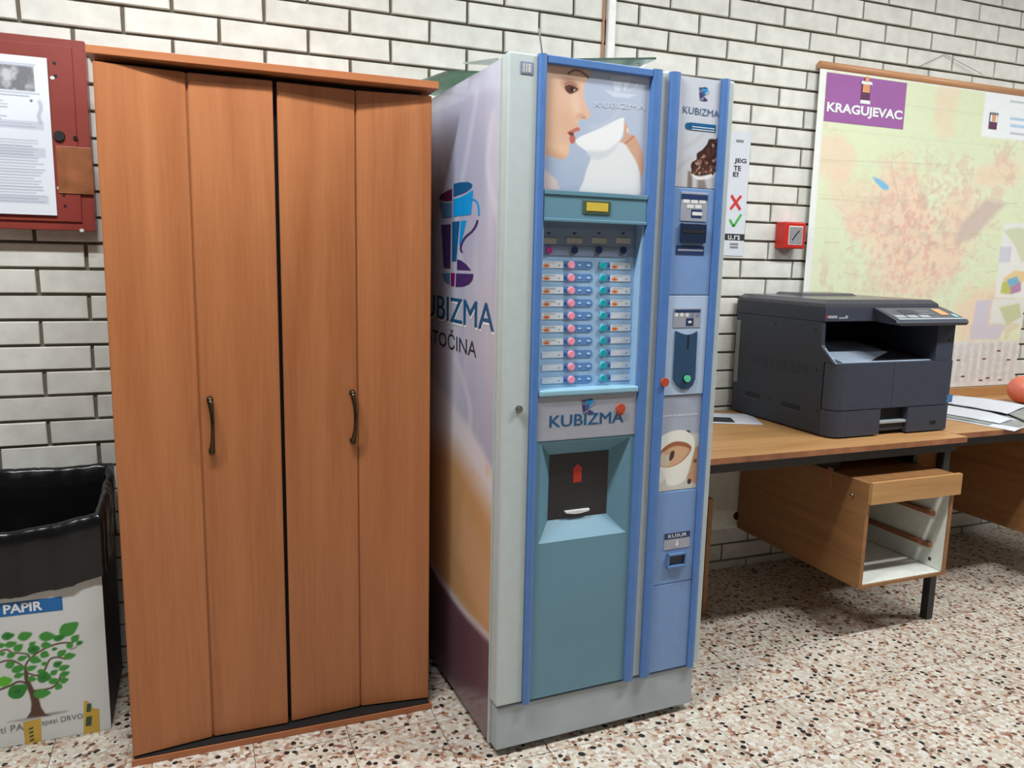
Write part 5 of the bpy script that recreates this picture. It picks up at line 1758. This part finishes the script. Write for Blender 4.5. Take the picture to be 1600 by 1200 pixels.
for px, py in ((1212, 506), (1275, 516), (1276, 578), (1277, 642), (1203, 622)):
    q = on_axis(px, py, 0, PX0)
    MB().disc((q[1] - pcy, q[2] - DZ), .005, 'x', PX0 - .0008 - pcx, PX0 + .002 - pcx, 12).build('screw', M['interior_black'], CP_)
a = on_axis(1475, 622, 1, PYF)
cb('blue_tab', PX1 - .022, PX1 + .006, PYF - .001, PYF + .002, a[2] - .017, a[2] + .012, M['logo_slate'], .0005)


# ------------------------------------------------------------------ papers and ball
def sheet_obj(label, cx, cy, w_, d_, rot, z, m, curl=.0, group=None, name='paper_sheet', patch=None):
    n = 8
    bmx = bmesh.new()
    vs_ = []
    for j in range(n + 1):
        for i in range(n + 1):
            u, v = i / n - .5, j / n - .5
            zz_ = curl * (max(0, u) ** 2 * 3 + .5 * max(0, -v) ** 2)
            vs_.append(bmx.verts.new((u * w_, v * d_, zz_)))
    for j in range(n):
        for i in range(n):
            f = bmx.faces.new((vs_[j * (n + 1) + i], vs_[j * (n + 1) + i + 1], vs_[(j + 1) * (n + 1) + i + 1], vs_[(j + 1) * (n + 1) + i]))
            f.smooth = True
    r_ = bmesh.ops.extrude_face_region(bmx, geom=bmx.faces[:])
    for v in [e for e in r_['geom'] if isinstance(e, bmesh.types.BMVert)]:
        v.co.z += .0012
    o = MB().add(bmx).build(name, m, None, (cx, cy, z), (0, 0, rot))
    tag(o, label, 'paper', group)
    if patch:
        pm_, x0, x1, y0, y1 = patch
        MB().face([(x0, y0, .0016 + curl * .1), (x1, y0, .0016 + curl * .1), (x1, y1, .0016 + curl * .1), (x0, y1, .0016 + curl * .1)]).build('printed_area', pm_, o)
    return o


zt0 = DZ + .0008
sheet_obj('white sheet with dark triangle print partly under the copier', 1.58, -.155, .297, .21, -.45, zt0, M['paper'], 0, None, 'paper_sheet', (M['ink_dark'], -.06, .05, -.085, .01))
G_ = 'loose papers on the second desk'


def desk_sheet(label, quad, m, bulge=0.0, patch=None):
    """sheet through four (pixel x, pixel y, height) corners lying on the desk"""
    P4 = [Vector(on_axis(x, y, 2, z)) for x, y, z in quad]
    o0 = sum(P4, Vector()) / 4
    o0.z = min(p_.z for p_ in P4)
    n = 10
    bmx = bmesh.new()

    def at(u, v, up=0.0):
        q_ = (P4[0] * (1 - u) + P4[1] * u) * (1 - v) + (P4[3] * (1 - u) + P4[2] * u) * v - o0
        return Vector((q_.x, q_.y, q_.z + bulge * math.sin(math.pi * u) * (.4 + .6 * v) + .25 * bulge * math.sin(9 * u + 4 * v) ** 2 + up))
    lo = [[bmx.verts.new(at(i_ / n, j_ / n)) for i_ in range(n + 1)] for j_ in range(n + 1)]
    hi = [[bmx.verts.new(at(i_ / n, j_ / n, .0011)) for i_ in range(n + 1)] for j_ in range(n + 1)]
    for j_ in range(n):
        for i_ in range(n):
            for L_, rev in ((hi, 0), (lo, 1)):
                f = [L_[j_][i_], L_[j_][i_ + 1], L_[j_ + 1][i_ + 1], L_[j_ + 1][i_]]
                bmx.faces.new(f[::-1] if rev else f).smooth = True
    for k in range(n):
        for a_, b_, c_, d_ in ((lo[0][k], lo[0][k + 1], hi[0][k + 1], hi[0][k]), (lo[n][k + 1], lo[n][k], hi[n][k], hi[n][k + 1]),
                               (lo[k + 1][0], lo[k][0], hi[k][0], hi[k + 1][0]), (lo[k][n], lo[k + 1][n], hi[k + 1][n], hi[k][n])):
            bmx.faces.new((a_, b_, c_, d_))
    o = tag(MB().add(bmx).build('paper_sheet', m, None, o0), label, 'paper', G_)
    if patch:
        mm_, u0, u1, v0, v1 = patch
        mb_ = MB()
        k_ = 6
        for i_ in range(k_):
            for j_ in range(k_):
                ua, ub_ = u0 + (u1 - u0) * i_ / k_, u0 + (u1 - u0) * (i_ + 1) / k_
                va, vb_ = v0 + (v1 - v0) * j_ / k_, v0 + (v1 - v0) * (j_ + 1) / k_
                mb_.face([at(ua, va, .002), at(ub_, va, .002), at(ub_, vb_, .002), at(ua, vb_, .002)])
        mb_.build('printed_area', mm_, o)
    return o


desk_sheet('white sheet with dark grey photo lying lowest, over the desk edge', [(1470, 653, zt0), (1585, 674, zt0), (1630, 655, zt0), (1500, 632, zt0)], M['paper'], 0, (M['paper_grey'], .62, .98, .22, .6))
desk_sheet('grey newspaper page between the white sheets on second desk', [(1468, 650, zt0 + .0025), (1545, 664, zt0 + .0025), (1600, 645, zt0 + .0025), (1490, 628, zt0 + .0025)], M['paper_grey'])
desk_sheet('plain white sheet under the topmost curled sheet on second desk', [(1466, 645, zt0 + .005), (1562, 662, zt0 + .005), (1582, 655, zt0 + .005), (1480, 626, zt0 + .005)], M['paper'], .002)
desk_sheet('grey printed leaflet beside the white sheets on second desk', [(1568, 644, zt0 + .0095), (1606, 660, zt0 + .0095), (1650, 642, zt0 + .0095), (1608, 633, zt0 + .012)], M['paper_grey'], .002)
desk_sheet('large curled white sheet lying topmost of the desk papers', [(1462, 628, zt0 + .0125), (1574, 647, zt0 + .0125), (1606, 634, zt0 + .020), (1486, 618, zt0 + .026)], M['paper'], .006)
q = on_axis(1600, 607, 1, -.26)
rb_ = .062
t = bmesh.new()
bmesh.ops.create_uvsphere(t, u_segments=28, v_segments=16, radius=rb_)
for f in t.faces:
    f.smooth = True
tag(MB().add(t).build('ball', M['ball'], None, (3.16, -.24, DZ + rb_ + .0003)), 'peach red ball resting on the second desk by map', 'ball')
